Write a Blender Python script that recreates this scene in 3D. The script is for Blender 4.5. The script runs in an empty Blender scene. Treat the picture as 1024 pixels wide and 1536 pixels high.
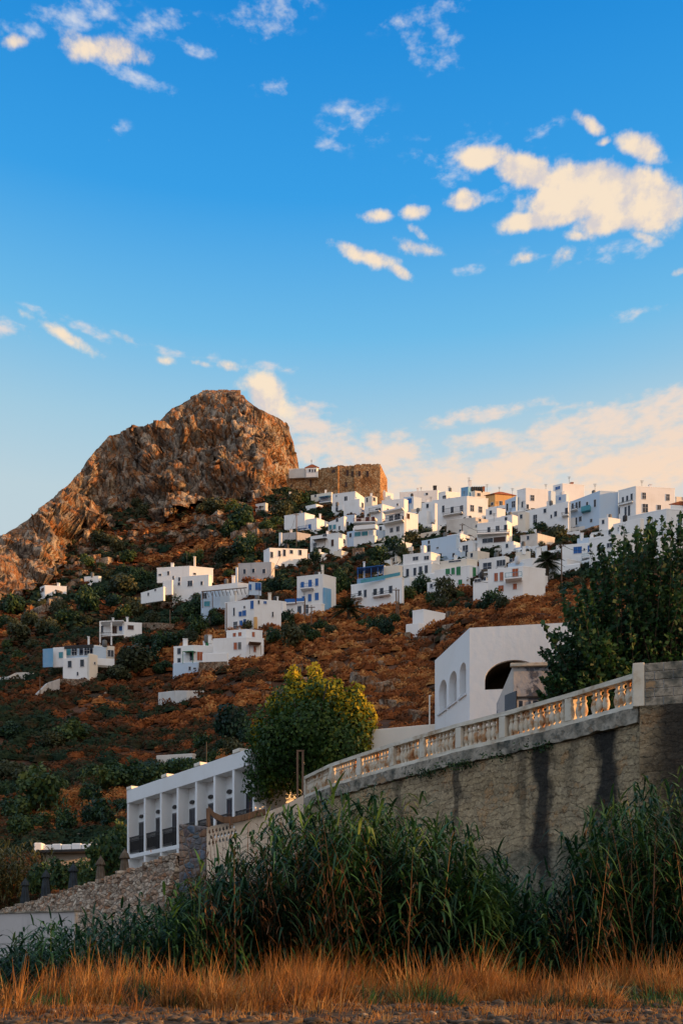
import bpy, bmesh, math, random
import numpy as np
from mathutils import Vector, noise, Matrix
random.seed(7); RNG = np.random.default_rng(11)
PI = math.pi; R = math.radians
SC = bpy.context.scene; COL = SC.collection
# ---------------------------------------------------------------- camera: level, 50 mm, rise (shift) lens
F = 1407.0; EYE = 0.55; HZ = 1440.0
cam = bpy.data.cameras.new('camera'); co = bpy.data.objects.new('camera', cam); COL.objects.link(co)
co.location = (0, 0, EYE); co.rotation_euler = (PI/2, 0, 0)
cam.sensor_fit = 'HORIZONTAL'; cam.sensor_width = 36; cam.lens = 36*F/1024
cam.shift_y = (HZ-768)/1024; cam.clip_start = 0.3; cam.clip_end = 9000
SC.camera = co
def P(px, py, D): return Vector(((px-512)/F*D, D, EYE+(HZ-py)/F*D))
def Z(py, D): return EYE+(HZ-py)/F*D
def X(px, D): return (px-512)/F*D
def interp(tab, x):
    if x <= tab[0][0]: return tab[0][1]
    for (a, b), (c, d) in zip(tab, tab[1:]):
        if x <= c: return b+(d-b)*(x-a)/(c-a)
    return tab[-1][1]
def sstep(a, b, x):
    t = min(1, max(0, (x-a)/(b-a))); return t*t*(3-2*t)
# ---------------------------------------------------------------- materials
MATS = {}
def new_mat(name):
    m = bpy.data.materials.new(name); m.use_nodes = True; m.node_tree.nodes.clear(); MATS[name] = m
    return m, m.node_tree.nodes, m.node_tree.links
def nd(N, t, **k):
    n = N.new(t)
    for a, b in k.items():
        if a.startswith('i_'): n.inputs[a[2:].replace('_', ' ')].default_value = b
        else: setattr(n, a, b)
    return n
def ramp(N, stops):
    r = N.new('ShaderNodeValToRGB'); e = r.color_ramp.elements
    while len(e) < len(stops): e.new(0.5)
    for el, (p, c) in zip(e, stops):
        el.position = p; el.color = (c[0], c[1], c[2], 1) if hasattr(c, '__len__') else (c, c, c, 1)
    return r
def finish(N, L, col, rough=0.85, bump=None, bstr=0.3, bdist=0.05, spec=0.3, metal=0.0, trans=0.0):
    o = N.new('ShaderNodeOutputMaterial'); p = N.new('ShaderNodeBsdfPrincipled')
    if hasattr(col, 'links'): L.new(col, p.inputs['Base Color'])
    else: p.inputs['Base Color'].default_value = (*col, 1)
    p.inputs['Roughness'].default_value = rough; p.inputs['Specular IOR Level'].default_value = spec; p.inputs['Metallic'].default_value = metal
    if bump is not None:
        b = N.new('ShaderNodeBump'); b.inputs['Strength'].default_value = bstr; b.inputs['Distance'].default_value = bdist
        L.new(bump, b.inputs['Height']); L.new(b.outputs[0], p.inputs['Normal'])
    if trans > 0:
        t = N.new('ShaderNodeBsdfTranslucent'); mx = N.new('ShaderNodeMixShader'); mx.inputs[0].default_value = trans
        if hasattr(col, 'links'): L.new(col, t.inputs[0])
        else: t.inputs[0].default_value = (*col, 1)
        L.new(p.outputs[0], mx.inputs[1]); L.new(t.outputs[0], mx.inputs[2]); L.new(mx.outputs[0], o.inputs[0])
    else: L.new(p.outputs[0], o.inputs[0])
def simple(name, stops, scale=1.0, detail=6, rough=0.85, bstr=0.3, bdist=0.05, bscale=None, coord='Position', stretch=(1, 1, 1), **kw):
    """noise-driven colour with a finer bump"""
    m, N, L = new_mat(name)
    g = N.new('ShaderNodeNewGeometry'); mp = N.new('ShaderNodeMapping'); mp.inputs['Scale'].default_value = stretch
    if coord == 'Position': L.new(g.outputs['Position'], mp.inputs[0])
    else:
        tc = N.new('ShaderNodeTexCoord'); L.new(tc.outputs[coord], mp.inputs[0])
    n = nd(N, 'ShaderNodeTexNoise', i_Scale=scale, i_Detail=detail, i_Roughness=0.62); L.new(mp.outputs[0], n.inputs['Vector'])
    r = ramp(N, stops); L.new(n.outputs[0], r.inputs[0])
    n2 = nd(N, 'ShaderNodeTexNoise', i_Scale=bscale or scale*6, i_Detail=6); L.new(mp.outputs[0], n2.inputs['Vector'])
    finish(N, L, r.outputs[0], rough, n2.outputs[0], bstr, bdist, **kw)
    return m
def leafmat(name, stops, trans=0.25, big=0.35, rough=0.6, spec=0.3):
    """leaf colour: random per leaf plus slow drift through the plant"""
    m, N, L = new_mat(name)
    g = N.new('ShaderNodeNewGeometry')
    n = nd(N, 'ShaderNodeTexNoise', i_Scale=big, i_Detail=2); L.new(g.outputs['Position'], n.inputs['Vector'])
    a = nd(N, 'ShaderNodeMath', operation='MULTIPLY_ADD'); a.inputs[1].default_value = 0.45
    L.new(g.outputs['Random Per Island'], a.inputs[0])
    b = nd(N, 'ShaderNodeMath', operation='MULTIPLY_ADD'); b.inputs[1].default_value = 1.3; b.inputs[2].default_value = -0.38
    L.new(n.outputs[0], b.inputs[0]); L.new(b.outputs[0], a.inputs[2])
    r = ramp(N, stops); L.new(a.outputs[0], r.inputs[0])
    finish(N, L, r.outputs[0], rough, spec=spec, trans=trans)
    return m
def plaster(name, c, dirt=0.5, tint=(0.62, 0.56, 0.47), streak=0.5):
    m, N, L = new_mat(name)
    g = N.new('ShaderNodeNewGeometry')
    n = nd(N, 'ShaderNodeTexNoise', i_Scale=0.35, i_Detail=6, i_Roughness=0.6); L.new(g.outputs['Position'], n.inputs['Vector'])
    mp = N.new('ShaderNodeMapping'); mp.inputs['Scale'].default_value = (1.6, 1.6, 0.16); L.new(g.outputs['Position'], mp.inputs[0])
    s = nd(N, 'ShaderNodeTexNoise', i_Scale=1.0, i_Detail=5, i_Roughness=0.65); L.new(mp.outputs[0], s.inputs['Vector'])
    r1 = ramp(N, [(0.45, (0, 0, 0)), (0.72, (1, 1, 1))]); L.new(n.outputs[0], r1.inputs[0])
    r2 = ramp(N, [(0.55, (0, 0, 0)), (0.8, (1, 1, 1))]); L.new(s.outputs[0], r2.inputs[0])
    mx = nd(N, 'ShaderNodeMix', data_type='RGBA'); mx.inputs[6].default_value = (*c, 1); mx.inputs[7].default_value = (*[c[i]*(1-dirt)+tint[i]*dirt for i in range(3)], 1)
    L.new(r1.outputs[0], mx.inputs[0])
    k = nd(N, 'ShaderNodeMath', operation='MULTIPLY'); k.inputs[1].default_value = streak; L.new(r2.outputs[0], k.inputs[0])
    mx2 = nd(N, 'ShaderNodeMix', data_type='RGBA'); mx2.inputs[7].default_value = (tint[0]*.6, tint[1]*.6, tint[2]*.62, 1)
    L.new(k.outputs[0], mx2.inputs[0]); L.new(mx.outputs[2], mx2.inputs[6])
    b = nd(N, 'ShaderNodeTexNoise', i_Scale=5.0, i_Detail=6); L.new(g.outputs['Position'], b.inputs['Vector'])
    finish(N, L, mx2.outputs[2], 0.9, b.outputs[0], 0.25, 0.03, spec=0.2)
    return m
plaster('white', (0.85, 0.85, 0.83), 0.28, streak=0.18)
plaster('white_clean', (0.80, 0.80, 0.78), 0.24, streak=0.2)
plaster('white_old', (0.66, 0.62, 0.56), 0.6, (0.42, 0.36, 0.30), 0.45)
plaster('cream', (0.80, 0.72, 0.60), 0.35, streak=0.2)
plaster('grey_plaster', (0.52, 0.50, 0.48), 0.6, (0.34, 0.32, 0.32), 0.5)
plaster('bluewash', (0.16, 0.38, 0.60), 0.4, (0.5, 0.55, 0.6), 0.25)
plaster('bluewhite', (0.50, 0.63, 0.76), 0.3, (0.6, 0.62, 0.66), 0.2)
plaster('orange_wall', (0.72, 0.42, 0.16), 0.3, (0.55, 0.3, 0.15), 0.3)
simple('paint_blue', [(0.3, (0.01, 0.09, 0.33)), (0.7, (0.02, 0.15, 0.45))], 2, rough=0.5, bstr=0.05)
simple('paint_teal', [(0.3, (0.05, 0.25, 0.33)), (0.7, (0.10, 0.35, 0.40))], 2, rough=0.5, bstr=0.05)
simple('paint_green', [(0.3, (0.01, 0.16, 0.05)), (0.7, (0.02, 0.24, 0.08))], 2, rough=0.5, bstr=0.05)
simple('paint_orange', [(0.3, (0.36, 0.08, 0.02)), (0.7, (0.48, 0.13, 0.04))], 2, rough=0.5, bstr=0.05)
simple('paint_brown', [(0.3, (0.05, 0.02, 0.012)), (0.7, (0.09, 0.04, 0.02))], 2, rough=0.5, bstr=0.05)
simple('paint_red', [(0.3, (0.20, 0.02, 0.01)), (0.7, (0.3, 0.04, 0.02))], 2, rough=0.6, bstr=0.05)
simple('paint_grey', [(0.3, (0.10, 0.10, 0.10)), (0.7, (0.17, 0.17, 0.16))], 2, rough=0.6, bstr=0.05)
simple('frame_white', [(0.3, (0.55, 0.56, 0.57)), (0.7, (0.7, 0.7, 0.7))], 3, rough=0.6, bstr=0.05)
simple('iron', [(0.3, (0.015, 0.015, 0.017)), (0.7, (0.04, 0.035, 0.03))], 4, rough=0.55, bstr=0.1)
simple('wood_pole', [(0.3, (0.10, 0.06, 0.04)), (0.7, (0.22, 0.14, 0.09))], 3, rough=0.9, stretch=(4, 4, .4))
simple('tile_roof', [(0.3, (0.22, 0.05, 0.02)), (0.7, (0.42, 0.14, 0.06))], 3, rough=0.85, bstr=0.6)
simple('bark', [(0.3, (0.03, 0.022, 0.015)), (0.7, (0.10, 0.075, 0.05))], 5, rough=0.95, stretch=(3, 3, .6), bstr=0.8)
simple('fabric_blue', [(0.3, (0.02, 0.028, 0.036)), (0.7, (0.05, 0.062, 0.072))], 3, rough=0.95)
simple('fabric_cream', [(0.3, (0.09, 0.07, 0.05)), (0.7, (0.17, 0.135, 0.10))], 3, rough=0.95)
simple('glass_green', [(0.3, (0.05, 0.2, 0.17)), (0.7, (0.12, 0.33, 0.28))], 1, rough=0.15, bstr=0.0, spec=0.6)
simple('terracotta', [(0.3, (0.30, 0.10, 0.05)), (0.7, (0.45, 0.19, 0.10))], 6, rough=0.9)
def glass():
    m, N, L = new_mat('glass')
    g = N.new('ShaderNodeNewGeometry'); n = nd(N, 'ShaderNodeTexNoise', i_Scale=0.8, i_Detail=2); L.new(g.outputs['Position'], n.inputs['Vector'])
    r = ramp(N, [(0.35, (0.004, 0.006, 0.012)), (0.7, (0.02, 0.026, 0.045))]); L.new(n.outputs[0], r.inputs[0])
    finish(N, L, r.outputs[0], 0.12, spec=0.5)
glass()
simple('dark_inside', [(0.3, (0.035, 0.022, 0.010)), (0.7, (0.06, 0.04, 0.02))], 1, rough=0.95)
def rockmat(name, cols, sc=1.0, bd=0.5, axis=(1, 1, 1)):
    m, N, L = new_mat(name)
    g = N.new('ShaderNodeNewGeometry'); mp = N.new('ShaderNodeMapping'); mp.inputs['Rotation'].default_value = (0.3, 0.65, 0.2); mp.inputs['Scale'].default_value = axis
    L.new(g.outputs['Position'], mp.inputs[0])
    w = nd(N, 'ShaderNodeTexNoise', i_Scale=0.22*sc, i_Detail=6, i_Roughness=0.6); L.new(mp.outputs[0], w.inputs['Vector'])
    wm = nd(N, 'ShaderNodeVectorMath', operation='MULTIPLY_ADD'); wm.inputs[1].default_value = (5/sc, 5/sc, 5/sc)
    L.new(w.outputs[1], wm.inputs[0]); L.new(mp.outputs[0], wm.inputs[2])
    v = nd(N, 'ShaderNodeTexVoronoi', feature='DISTANCE_TO_EDGE', i_Scale=0.33*sc); L.new(wm.outputs[0], v.inputs['Vector'])
    v2 = nd(N, 'ShaderNodeTexVoronoi', feature='DISTANCE_TO_EDGE', i_Scale=0.95*sc); L.new(wm.outputs[0], v2.inputs['Vector'])
    n = nd(N, 'ShaderNodeTexNoise', i_Scale=0.085*sc, i_Detail=8, i_Roughness=0.72); L.new(mp.outputs[0], n.inputs['Vector'])
    vb = nd(N, 'ShaderNodeTexVoronoi', feature='F1', i_Scale=0.33*sc); L.new(wm.outputs[0], vb.inputs['Vector']); sb = N.new('ShaderNodeSeparateColor'); L.new(vb.outputs['Color'], sb.inputs[0])
    nb = nd(N, 'ShaderNodeMath', operation='MULTIPLY_ADD'); nb.inputs[1].default_value = 0.20; L.new(sb.outputs[0], nb.inputs[0])
    nc = nd(N, 'ShaderNodeMath', operation='MULTIPLY_ADD'); nc.inputs[1].default_value = 1.25; nc.inputs[2].default_value = -0.225; L.new(n.outputs[0], nc.inputs[0]); L.new(nc.outputs[0], nb.inputs[2])
    r = ramp(N, [(0.30, cols[0]), (0.38, cols[1]), (0.46, cols[2]), (0.53, cols[3]), (0.60, cols[1]), (0.70, cols[2])]); L.new(nb.outputs[0], r.inputs[0])
    n3 = nd(N, 'ShaderNodeTexNoise', i_Scale=0.9*sc, i_Detail=8, i_Roughness=0.75); L.new(mp.outputs[0], n3.inputs['Vector'])
    r3 = ramp(N, [(0.3, 0.45), (0.7, 1.45)]); L.new(n3.outputs[0], r3.inputs[0])
    mu = nd(N, 'ShaderNodeMix', data_type='RGBA', blend_type='MULTIPLY'); mu.inputs[0].default_value = 1
    L.new(r.outputs[0], mu.inputs[6]); L.new(r3.outputs[0], mu.inputs[7])
    vm = nd(N, 'ShaderNodeMath', operation='MULTIPLY'); L.new(v.outputs[0], vm.inputs[0]); v2b = nd(N, 'ShaderNodeMath', operation='MULTIPLY_ADD'); v2b.inputs[1].default_value = 2.2; v2b.inputs[2].default_value = 0.35; L.new(v2.outputs[0], v2b.inputs[0]); L.new(v2b.outputs[0], vm.inputs[1])
    ve = ramp(N, [(0.0, (0.13, 0.10, 0.09)), (0.05, (1, 1, 1))]); L.new(vm.outputs[0], ve.inputs[0])
    m2 = nd(N, 'ShaderNodeMix', data_type='RGBA', blend_type='MULTIPLY'); m2.inputs[0].default_value = 0.8
    L.new(mu.outputs[2], m2.inputs[6]); L.new(ve.outputs[0], m2.inputs[7])
    s1 = nd(N, 'ShaderNodeMath', operation='MINIMUM'); s1.inputs[1].default_value = 0.25; L.new(v.outputs[0], s1.inputs[0])
    s2 = nd(N, 'ShaderNodeMath', operation='MINIMUM'); s2.inputs[1].default_value = 0.2; L.new(v2.outputs[0], s2.inputs[0])
    a1 = nd(N, 'ShaderNodeMath', operation='MULTIPLY_ADD'); a1.inputs[1].default_value = 2.0; L.new(s1.outputs[0], a1.inputs[0]); L.new(s2.outputs[0], a1.inputs[2])
    a2 = nd(N, 'ShaderNodeMath', operation='MULTIPLY_ADD'); a2.inputs[1].default_value = 0.9; L.new(n3.outputs[0], a2.inputs[0]); L.new(a1.outputs[0], a2.inputs[2])
    finish(N, L, m2.outputs[2], 0.95, a2.outputs[0], 0.9, bd, spec=0.15)
    return m
rockmat('rock', [(0.09, 0.06, 0.045), (0.34, 0.27, 0.20), (0.42, 0.17, 0.055), (0.56, 0.46, 0.35)], 1.0, 1.8, (1, 1, 0.6))
rockmat('fort_stone', [(0.24, 0.11, 0.045), (0.36, 0.18, 0.075), (0.46, 0.25, 0.11), (0.52, 0.36, 0.20)], 3.2, 0.15)
rockmat('dry_stone', [(0.10, 0.07, 0.05), (0.22, 0.14, 0.09), (0.30, 0.18, 0.11), (0.36, 0.28, 0.20)], 5, 0.10)
def rubble(name, sc, cols, mortar, bd=0.08, warp=0.15):
    m, N, L = new_mat(name)
    g = N.new('ShaderNodeNewGeometry')
    w = nd(N, 'ShaderNodeTexNoise', i_Scale=1.5, i_Detail=4); L.new(g.outputs['Position'], w.inputs['Vector'])
    wm = nd(N, 'ShaderNodeVectorMath', operation='MULTIPLY_ADD'); wm.inputs[1].default_value = (warp,)*3
    L.new(w.outputs[1], wm.inputs[0]); L.new(g.outputs['Position'], wm.inputs[2])
    mp = N.new('ShaderNodeMapping'); mp.inputs['Scale'].default_value = (1, 1, 1.7); L.new(wm.outputs[0], mp.inputs[0])
    v = nd(N, 'ShaderNodeTexVoronoi', feature='F1', i_Scale=sc); L.new(mp.outputs[0], v.inputs['Vector'])
    e = nd(N, 'ShaderNodeTexVoronoi', feature='DISTANCE_TO_EDGE', i_Scale=sc); L.new(mp.outputs[0], e.inputs['Vector'])
    sep = N.new('ShaderNodeSeparateColor'); L.new(v.outputs['Color'], sep.inputs[0])
    r = ramp(N, [(i/(len(cols)-1), c) for i, c in enumerate(cols)]); L.new(sep.outputs[0], r.inputs[0])
    n3 = nd(N, 'ShaderNodeTexNoise', i_Scale=9.0, i_Detail=6); L.new(g.outputs['Position'], n3.inputs['Vector'])
    r3 = ramp(N, [(0.3, 0.65), (0.7, 1.3)]); L.new(n3.outputs[0], r3.inputs[0])
    mu = nd(N, 'ShaderNodeMix', data_type='RGBA', blend_type='MULTIPLY'); mu.inputs[0].default_value = 1
    L.new(r.outputs[0], mu.inputs[6]); L.new(r3.outputs[0], mu.inputs[7])
    er = ramp(N, [(0.015, (0, 0, 0)), (0.075, (1, 1, 1))]); L.new(e.outputs[0], er.inputs[0])
    mx = nd(N, 'ShaderNodeMix', data_type='RGBA'); mx.inputs[6].default_value = (*mortar, 1)
    L.new(er.outputs[0], mx.inputs[0]); L.new(mu.outputs[2], mx.inputs[7])
    s1 = nd(N, 'ShaderNodeMath', operation='MINIMUM'); s1.inputs[1].default_value = 0.18; L.new(e.outputs[0], s1.inputs[0])
    a2 = nd(N, 'ShaderNodeMath', operation='MULTIPLY_ADD'); a2.inputs[1].default_value = 0.12; L.new(n3.outputs[0], a2.inputs[0]); L.new(s1.outputs[0], a2.inputs[2])
    finish(N, L, mx.outputs[2], 0.95, a2.outputs[0], 1.0, bd*3, spec=0.2)
    return m
rubble('rubble', 3.4, [(0.16, 0.10, 0.065), (0.48, 0.38, 0.28), (0.34, 0.17, 0.09), (0.58, 0.47, 0.35), (0.30, 0.22, 0.16)], (0.17, 0.13, 0.095))
rubble('pier_stone', 3.0, [(0.06, 0.10, 0.14), (0.22, 0.12, 0.07), (0.10, 0.14, 0.17), (0.30, 0.20, 0.13), (0.05, 0.13, 0.22)], (0.16, 0.14, 0.12), warp=0.3)
# big retaining wall: weathered masonry with vertical damp streaks that run down below the ledge (UV = metres along wall, height)
def wallmat():
    m, N, L = new_mat('old_masonry')
    tc = N.new('ShaderNodeTexCoord'); uv = tc.outputs['UV']; sp = N.new('ShaderNodeSeparateXYZ'); L.new(uv, sp.inputs[0])
    w = nd(N, 'ShaderNodeTexNoise', i_Scale=1.3, i_Detail=6, i_Roughness=0.65); L.new(uv, w.inputs['Vector'])
    wm = nd(N, 'ShaderNodeVectorMath', operation='MULTIPLY_ADD'); wm.inputs[1].default_value = (1.6, 0.8, 0); L.new(w.outputs[1], wm.inputs[0]); L.new(uv, wm.inputs[2])
    br = nd(N, 'ShaderNodeTexBrick', i_Scale=1.0, i_Mortar_Size=0.012, i_Mortar_Smooth=0.6, i_Brick_Width=0.5, i_Row_Height=0.19)
    br.inputs['Color1'].default_value = (0.42, 0.32, 0.19, 1); br.inputs['Color2'].default_value = (0.56, 0.44, 0.28, 1); br.inputs['Mortar'].default_value = (0.075, 0.06, 0.042, 1)
    L.new(wm.outputs[0], br.inputs['Vector'])
    n = nd(N, 'ShaderNodeTexNoise', i_Scale=1.1, i_Detail=9, i_Roughness=0.72); L.new(uv, n.inputs['Vector'])
    r = ramp(N, [(0.34, (0.08, 0.07, 0.05)), (0.42, (0.25, 0.18, 0.10)), (0.49, (0.50, 0.37, 0.21)), (0.55, (0.22, 0.18, 0.115)), (0.61, (0.50, 0.25, 0.085)), (0.68, (0.38, 0.29, 0.18))]); L.new(n.outputs[0], r.inputs[0])
    mx = nd(N, 'ShaderNodeMix', data_type='RGBA'); mx.inputs[0].default_value = 0.52; L.new(br.outputs[0], mx.inputs[6]); L.new(r.outputs[0], mx.inputs[7])
    # lower part: smoother grey-green render left over the stones
    wz = nd(N, 'ShaderNodeMath', operation='MULTIPLY_ADD'); wz.inputs[1].default_value = 1.6; L.new(n.outputs[0], wz.inputs[0]); L.new(sp.outputs[1], wz.inputs[2])
    lo = nd(N, 'ShaderNodeMapRange', interpolation_type='SMOOTHSTEP'); lo.inputs[1].default_value = 4.45; lo.inputs[2].default_value = 4.1; L.new(wz.outputs[0], lo.inputs[0])
    lo2 = nd(N, 'ShaderNodeMath', operation='MULTIPLY'); lo2.inputs[1].default_value = 0.7; L.new(lo.outputs[0], lo2.inputs[0])
    rl = ramp(N, [(0.38, (0.10, 0.11, 0.085)), (0.5, (0.21, 0.20, 0.15)), (0.62, (0.15, 0.16, 0.12))]); L.new(n.outputs[0], rl.inputs[0])
    mlow = nd(N, 'ShaderNodeMix', data_type='RGBA'); L.new(lo2.outputs[0], mlow.inputs[0]); L.new(mx.outputs[2], mlow.inputs[6]); L.new(rl.outputs[0], mlow.inputs[7]); mx = mlow
    # streaks
    sn = nd(N, 'ShaderNodeTexNoise', i_Scale=1.0, i_Detail=5); smp = N.new('ShaderNodeMapping'); smp.inputs['Scale'].default_value = (2.2, 0.9, 1); L.new(uv, smp.inputs[0]); L.new(smp.outputs[0], sn.inputs['Vector'])
    sx = nd(N, 'ShaderNodeMath', operation='MULTIPLY_ADD'); sx.inputs[1].default_value = 0.9; L.new(sn.outputs[0], sx.inputs[0]); L.new(sp.outputs[0], sx.inputs[2])
    cur = None
    def streak(cx, wd, z0, z1, amt):
        nonlocal cur
        d = nd(N, 'ShaderNodeMath', operation='SUBTRACT'); d.inputs[1].default_value = cx+0.45; L.new(sx.outputs[0], d.inputs[0])
        a = nd(N, 'ShaderNodeMath', operation='ABSOLUTE'); L.new(d.outputs[0], a.inputs[0])
        q = nd(N, 'ShaderNodeMapRange', interpolation_type='SMOOTHSTEP'); q.inputs[1].default_value = wd; q.inputs[2].default_value = wd*0.35; L.new(a.outputs[0], q.inputs[0])
        h = nd(N, 'ShaderNodeMapRange', interpolation_type='SMOOTHSTEP'); h.inputs[1].default_value = z1; h.inputs[2].default_value = z0; L.new(sp.outputs[1], h.inputs[0])
        t = nd(N, 'ShaderNodeMath', operation='MULTIPLY'); L.new(q.outputs[0], t.inputs[0]); L.new(h.outputs[0], t.inputs[1])
        t2 = nd(N, 'ShaderNodeMath', operation='MULTIPLY'); t2.inputs[1].default_value = amt; L.new(t.outputs[0], t2.inputs[0])
        if cur is None: cur = t2
        else:
            mxx = nd(N, 'ShaderNodeMath', operation='MAXIMUM'); L.new(cur.outputs[0], mxx.inputs[0]); L.new(t2.outputs[0], mxx.inputs[1]); cur = mxx
    for a in STREAKS: streak(*a)
    st = nd(N, 'ShaderNodeMix', data_type='RGBA'); st.inputs[7].default_value = (0.022, 0.024, 0.025, 1)
    L.new(cur.outputs[0], st.inputs[0]); L.new(mx.outputs[2], st.inputs[6])
    n4 = nd(N, 'ShaderNodeTexNoise', i_Scale=14, i_Detail=8, i_Roughness=0.7); L.new(uv, n4.inputs['Vector'])
    r4 = ramp(N, [(0.3, 0.6), (0.7, 1.4)]); L.new(n4.outputs[0], r4.inputs[0])
    mu = nd(N, 'ShaderNodeMix', data_type='RGBA', blend_type='MULTIPLY'); mu.inputs[0].default_value = 1; L.new(st.outputs[2], mu.inputs[6]); L.new(r4.outputs[0], mu.inputs[7])
    bb = nd(N, 'ShaderNodeMath', operation='MULTIPLY_ADD'); bb.inputs[1].default_value = -0.5; L.new(br.outputs[1], bb.inputs[0]); L.new(n4.outputs[0], bb.inputs[2])
    bc = nd(N, 'ShaderNodeMath', operation='MULTIPLY_ADD'); bc.inputs[1].default_value = 1.6; L.new(n.outputs[0], bc.inputs[0]); L.new(bb.outputs[0], bc.inputs[2])
    finish(N, L, mu.outputs[2], 0.95, bc.outputs[0], 0.9, 0.08, spec=0.15)
# (metres along the wall, half width, top height, bottom height, amount)
STREAKS = [(1.0, .50, 4.6, 2.9, .95), (3.05, .42, 3.6, 0.8, .93), (3.75, .2, 5.0, 2.6, .5), (6.1, .2, 4.9, 3.4, .7), (-1.5, 1.6, 4.4, 1.0, .92), (8.8, .3, 4.8, 3.4, .55), (2.1, .25, 5.6, 4.2, .4)]
wallmat()
simple('concrete', [(0.34, (0.06, 0.065, 0.055)), (0.44, (0.20, 0.18, 0.14)), (0.54, (0.36, 0.31, 0.24)), (0.6, (0.14, 0.135, 0.11)), (0.68, (0.34, 0.22, 0.12))], 1.9, 8, rough=0.95, bstr=0.6, bdist=0.06)
simple('balu', [(0.30, (0.26, 0.09, 0.03)), (0.42, (0.46, 0.24, 0.11)), (0.50, (0.60, 0.49, 0.35)), (0.68, (0.70, 0.62, 0.50))], 3.2, 8, rough=0.9, bstr=0.4, bdist=0.03)
simple('balu_white', [(0.32, (0.36, 0.24, 0.14)), (0.46, (0.62, 0.55, 0.43)), (0.68, (0.70, 0.65, 0.55))], 1.6, 8, rough=0.9, bstr=0.4, bdist=0.03)
simple('peeling', [(0.40, (0.50, 0.46, 0.40)), (0.53, (0.44, 0.42, 0.40)), (0.56, (0.10, 0.11, 0.13)), (0.63, (0.20, 0.17, 0.15)), (0.66, (0.48, 0.44, 0.38))], 0.8, 6, rough=0.9, bstr=0.5)
simple('ground', [(0.30, (0.020, 0.014, 0.008)), (0.45, (0.055, 0.034, 0.018)), (0.58, (0.11, 0.068, 0.036)), (0.72, (0.035, 0.026, 0.016))], 0.9, 10, rough=0.95, bstr=0.8, bdist=0.08, bscale=8)
simple('pebble', [(0.35, (0.022, 0.016, 0.010)), (0.5, (0.075, 0.052, 0.032)), (0.62, (0.13, 0.09, 0.055)), (0.72, (0.34, 0.28, 0.21))], 7, 4, rough=0.8)
simple('paving', [(0.3, (0.14, 0.12, 0.10)), (0.7, (0.24, 0.21, 0.17))], 1, rough=0.9)
simple('hill_soil', [(0.32, (0.020, 0.022, 0.014)), (0.45, (0.055, 0.030, 0.016)), (0.6, (0.11, 0.045, 0.02)), (0.72, (0.03, 0.032, 0.018))], 0.13, 9, rough=0.97, bstr=1.0, bdist=0.6, bscale=1.2)
leafmat('bush_leaf', [(0.1, (0.006, 0.026, 0.020)), (0.4, (0.014, 0.048, 0.024)), (0.65, (0.045, 0.09, 0.024)), (1.0, (0.16, 0.17, 0.03))], 0.2, 0.12)
leafmat('olive_leaf', [(0.1, (0.02, 0.035, 0.02)), (0.5, (0.05, 0.065, 0.028)), (1.0, (0.14, 0.12, 0.04))], 0.2, 0.12)
leafmat('fig_leaf', [(0.1, (0.007, 0.028, 0.012)), (0.5, (0.016, 0.06, 0.018)), (0.85, (0.045, 0.11, 0.025)), (1.0, (0.12, 0.10, 0.02))], 0.3, 0.7)
leafmat('yellow_leaf', [(0.1, (0.008, 0.035, 0.008)), (0.45, (0.022, 0.065, 0.012)), (0.75, (0.06, 0.11, 0.014)), (1.0, (0.26, 0.26, 0.02))], 0.3, 0.5)
leafmat('sunlit_leaf', [(0.1, (0.10, 0.15, 0.012)), (0.5, (0.42, 0.36, 0.02)), (1.0, (0.80, 0.55, 0.04))], 0.5, 0.5)  # yellow of sunlit tips, put into the leaf colour
leafmat('reed_leaf', [(0.1, (0.003, 0.018, 0.012)), (0.45, (0.011, 0.050, 0.020)), (0.75, (0.05, 0.13, 0.026)), (1.0, (0.20, 0.24, 0.045))], 0.2, 0.6)
leafmat('dry_reed', [(0.1, (0.06, 0.030, 0.014)), (0.6, (0.16, 0.08, 0.034)), (1.0, (0.32, 0.18, 0.08))], 0.2, 0.6)
leafmat('dry_grass', [(0.1, (0.07, 0.026, 0.010)), (0.4, (0.24, 0.095, 0.022)), (0.65, (0.42, 0.19, 0.045)), (1.0, (0.66, 0.42, 0.16))], 0.35, 1.6)
leafmat('palm_leaf', [(0.1, (0.02, 0.045, 0.02)), (0.6, (0.045, 0.08, 0.03)), (1.0, (0.12, 0.12, 0.04))], 0.15, 0.5)
def scrubmat():
    m, N, L = new_mat('scrub')
    at = nd(N, 'ShaderNodeAttribute', attribute_name='tone'); g = N.new('ShaderNodeNewGeometry')
    a = nd(N, 'ShaderNodeMath', operation='MULTIPLY_ADD'); a.inputs[1].default_value = 0.22; L.new(g.outputs['Random Per Island'], a.inputs[0]); L.new(at.outputs['Fac'], a.inputs[2])
    r = ramp(N, [(0.0, (0.010, 0.030, 0.020)), (0.22, (0.028, 0.045, 0.022)), (0.42, (0.075, 0.036, 0.018)), (0.68, (0.21, 0.066, 0.022)), (0.9, (0.36, 0.125, 0.036)), (1.0, (0.50, 0.24, 0.08))]); L.new(a.outputs[0], r.inputs[0])
    finish(N, L, r.outputs[0], 0.95, spec=0.1, trans=0.12)
scrubmat()
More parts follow.
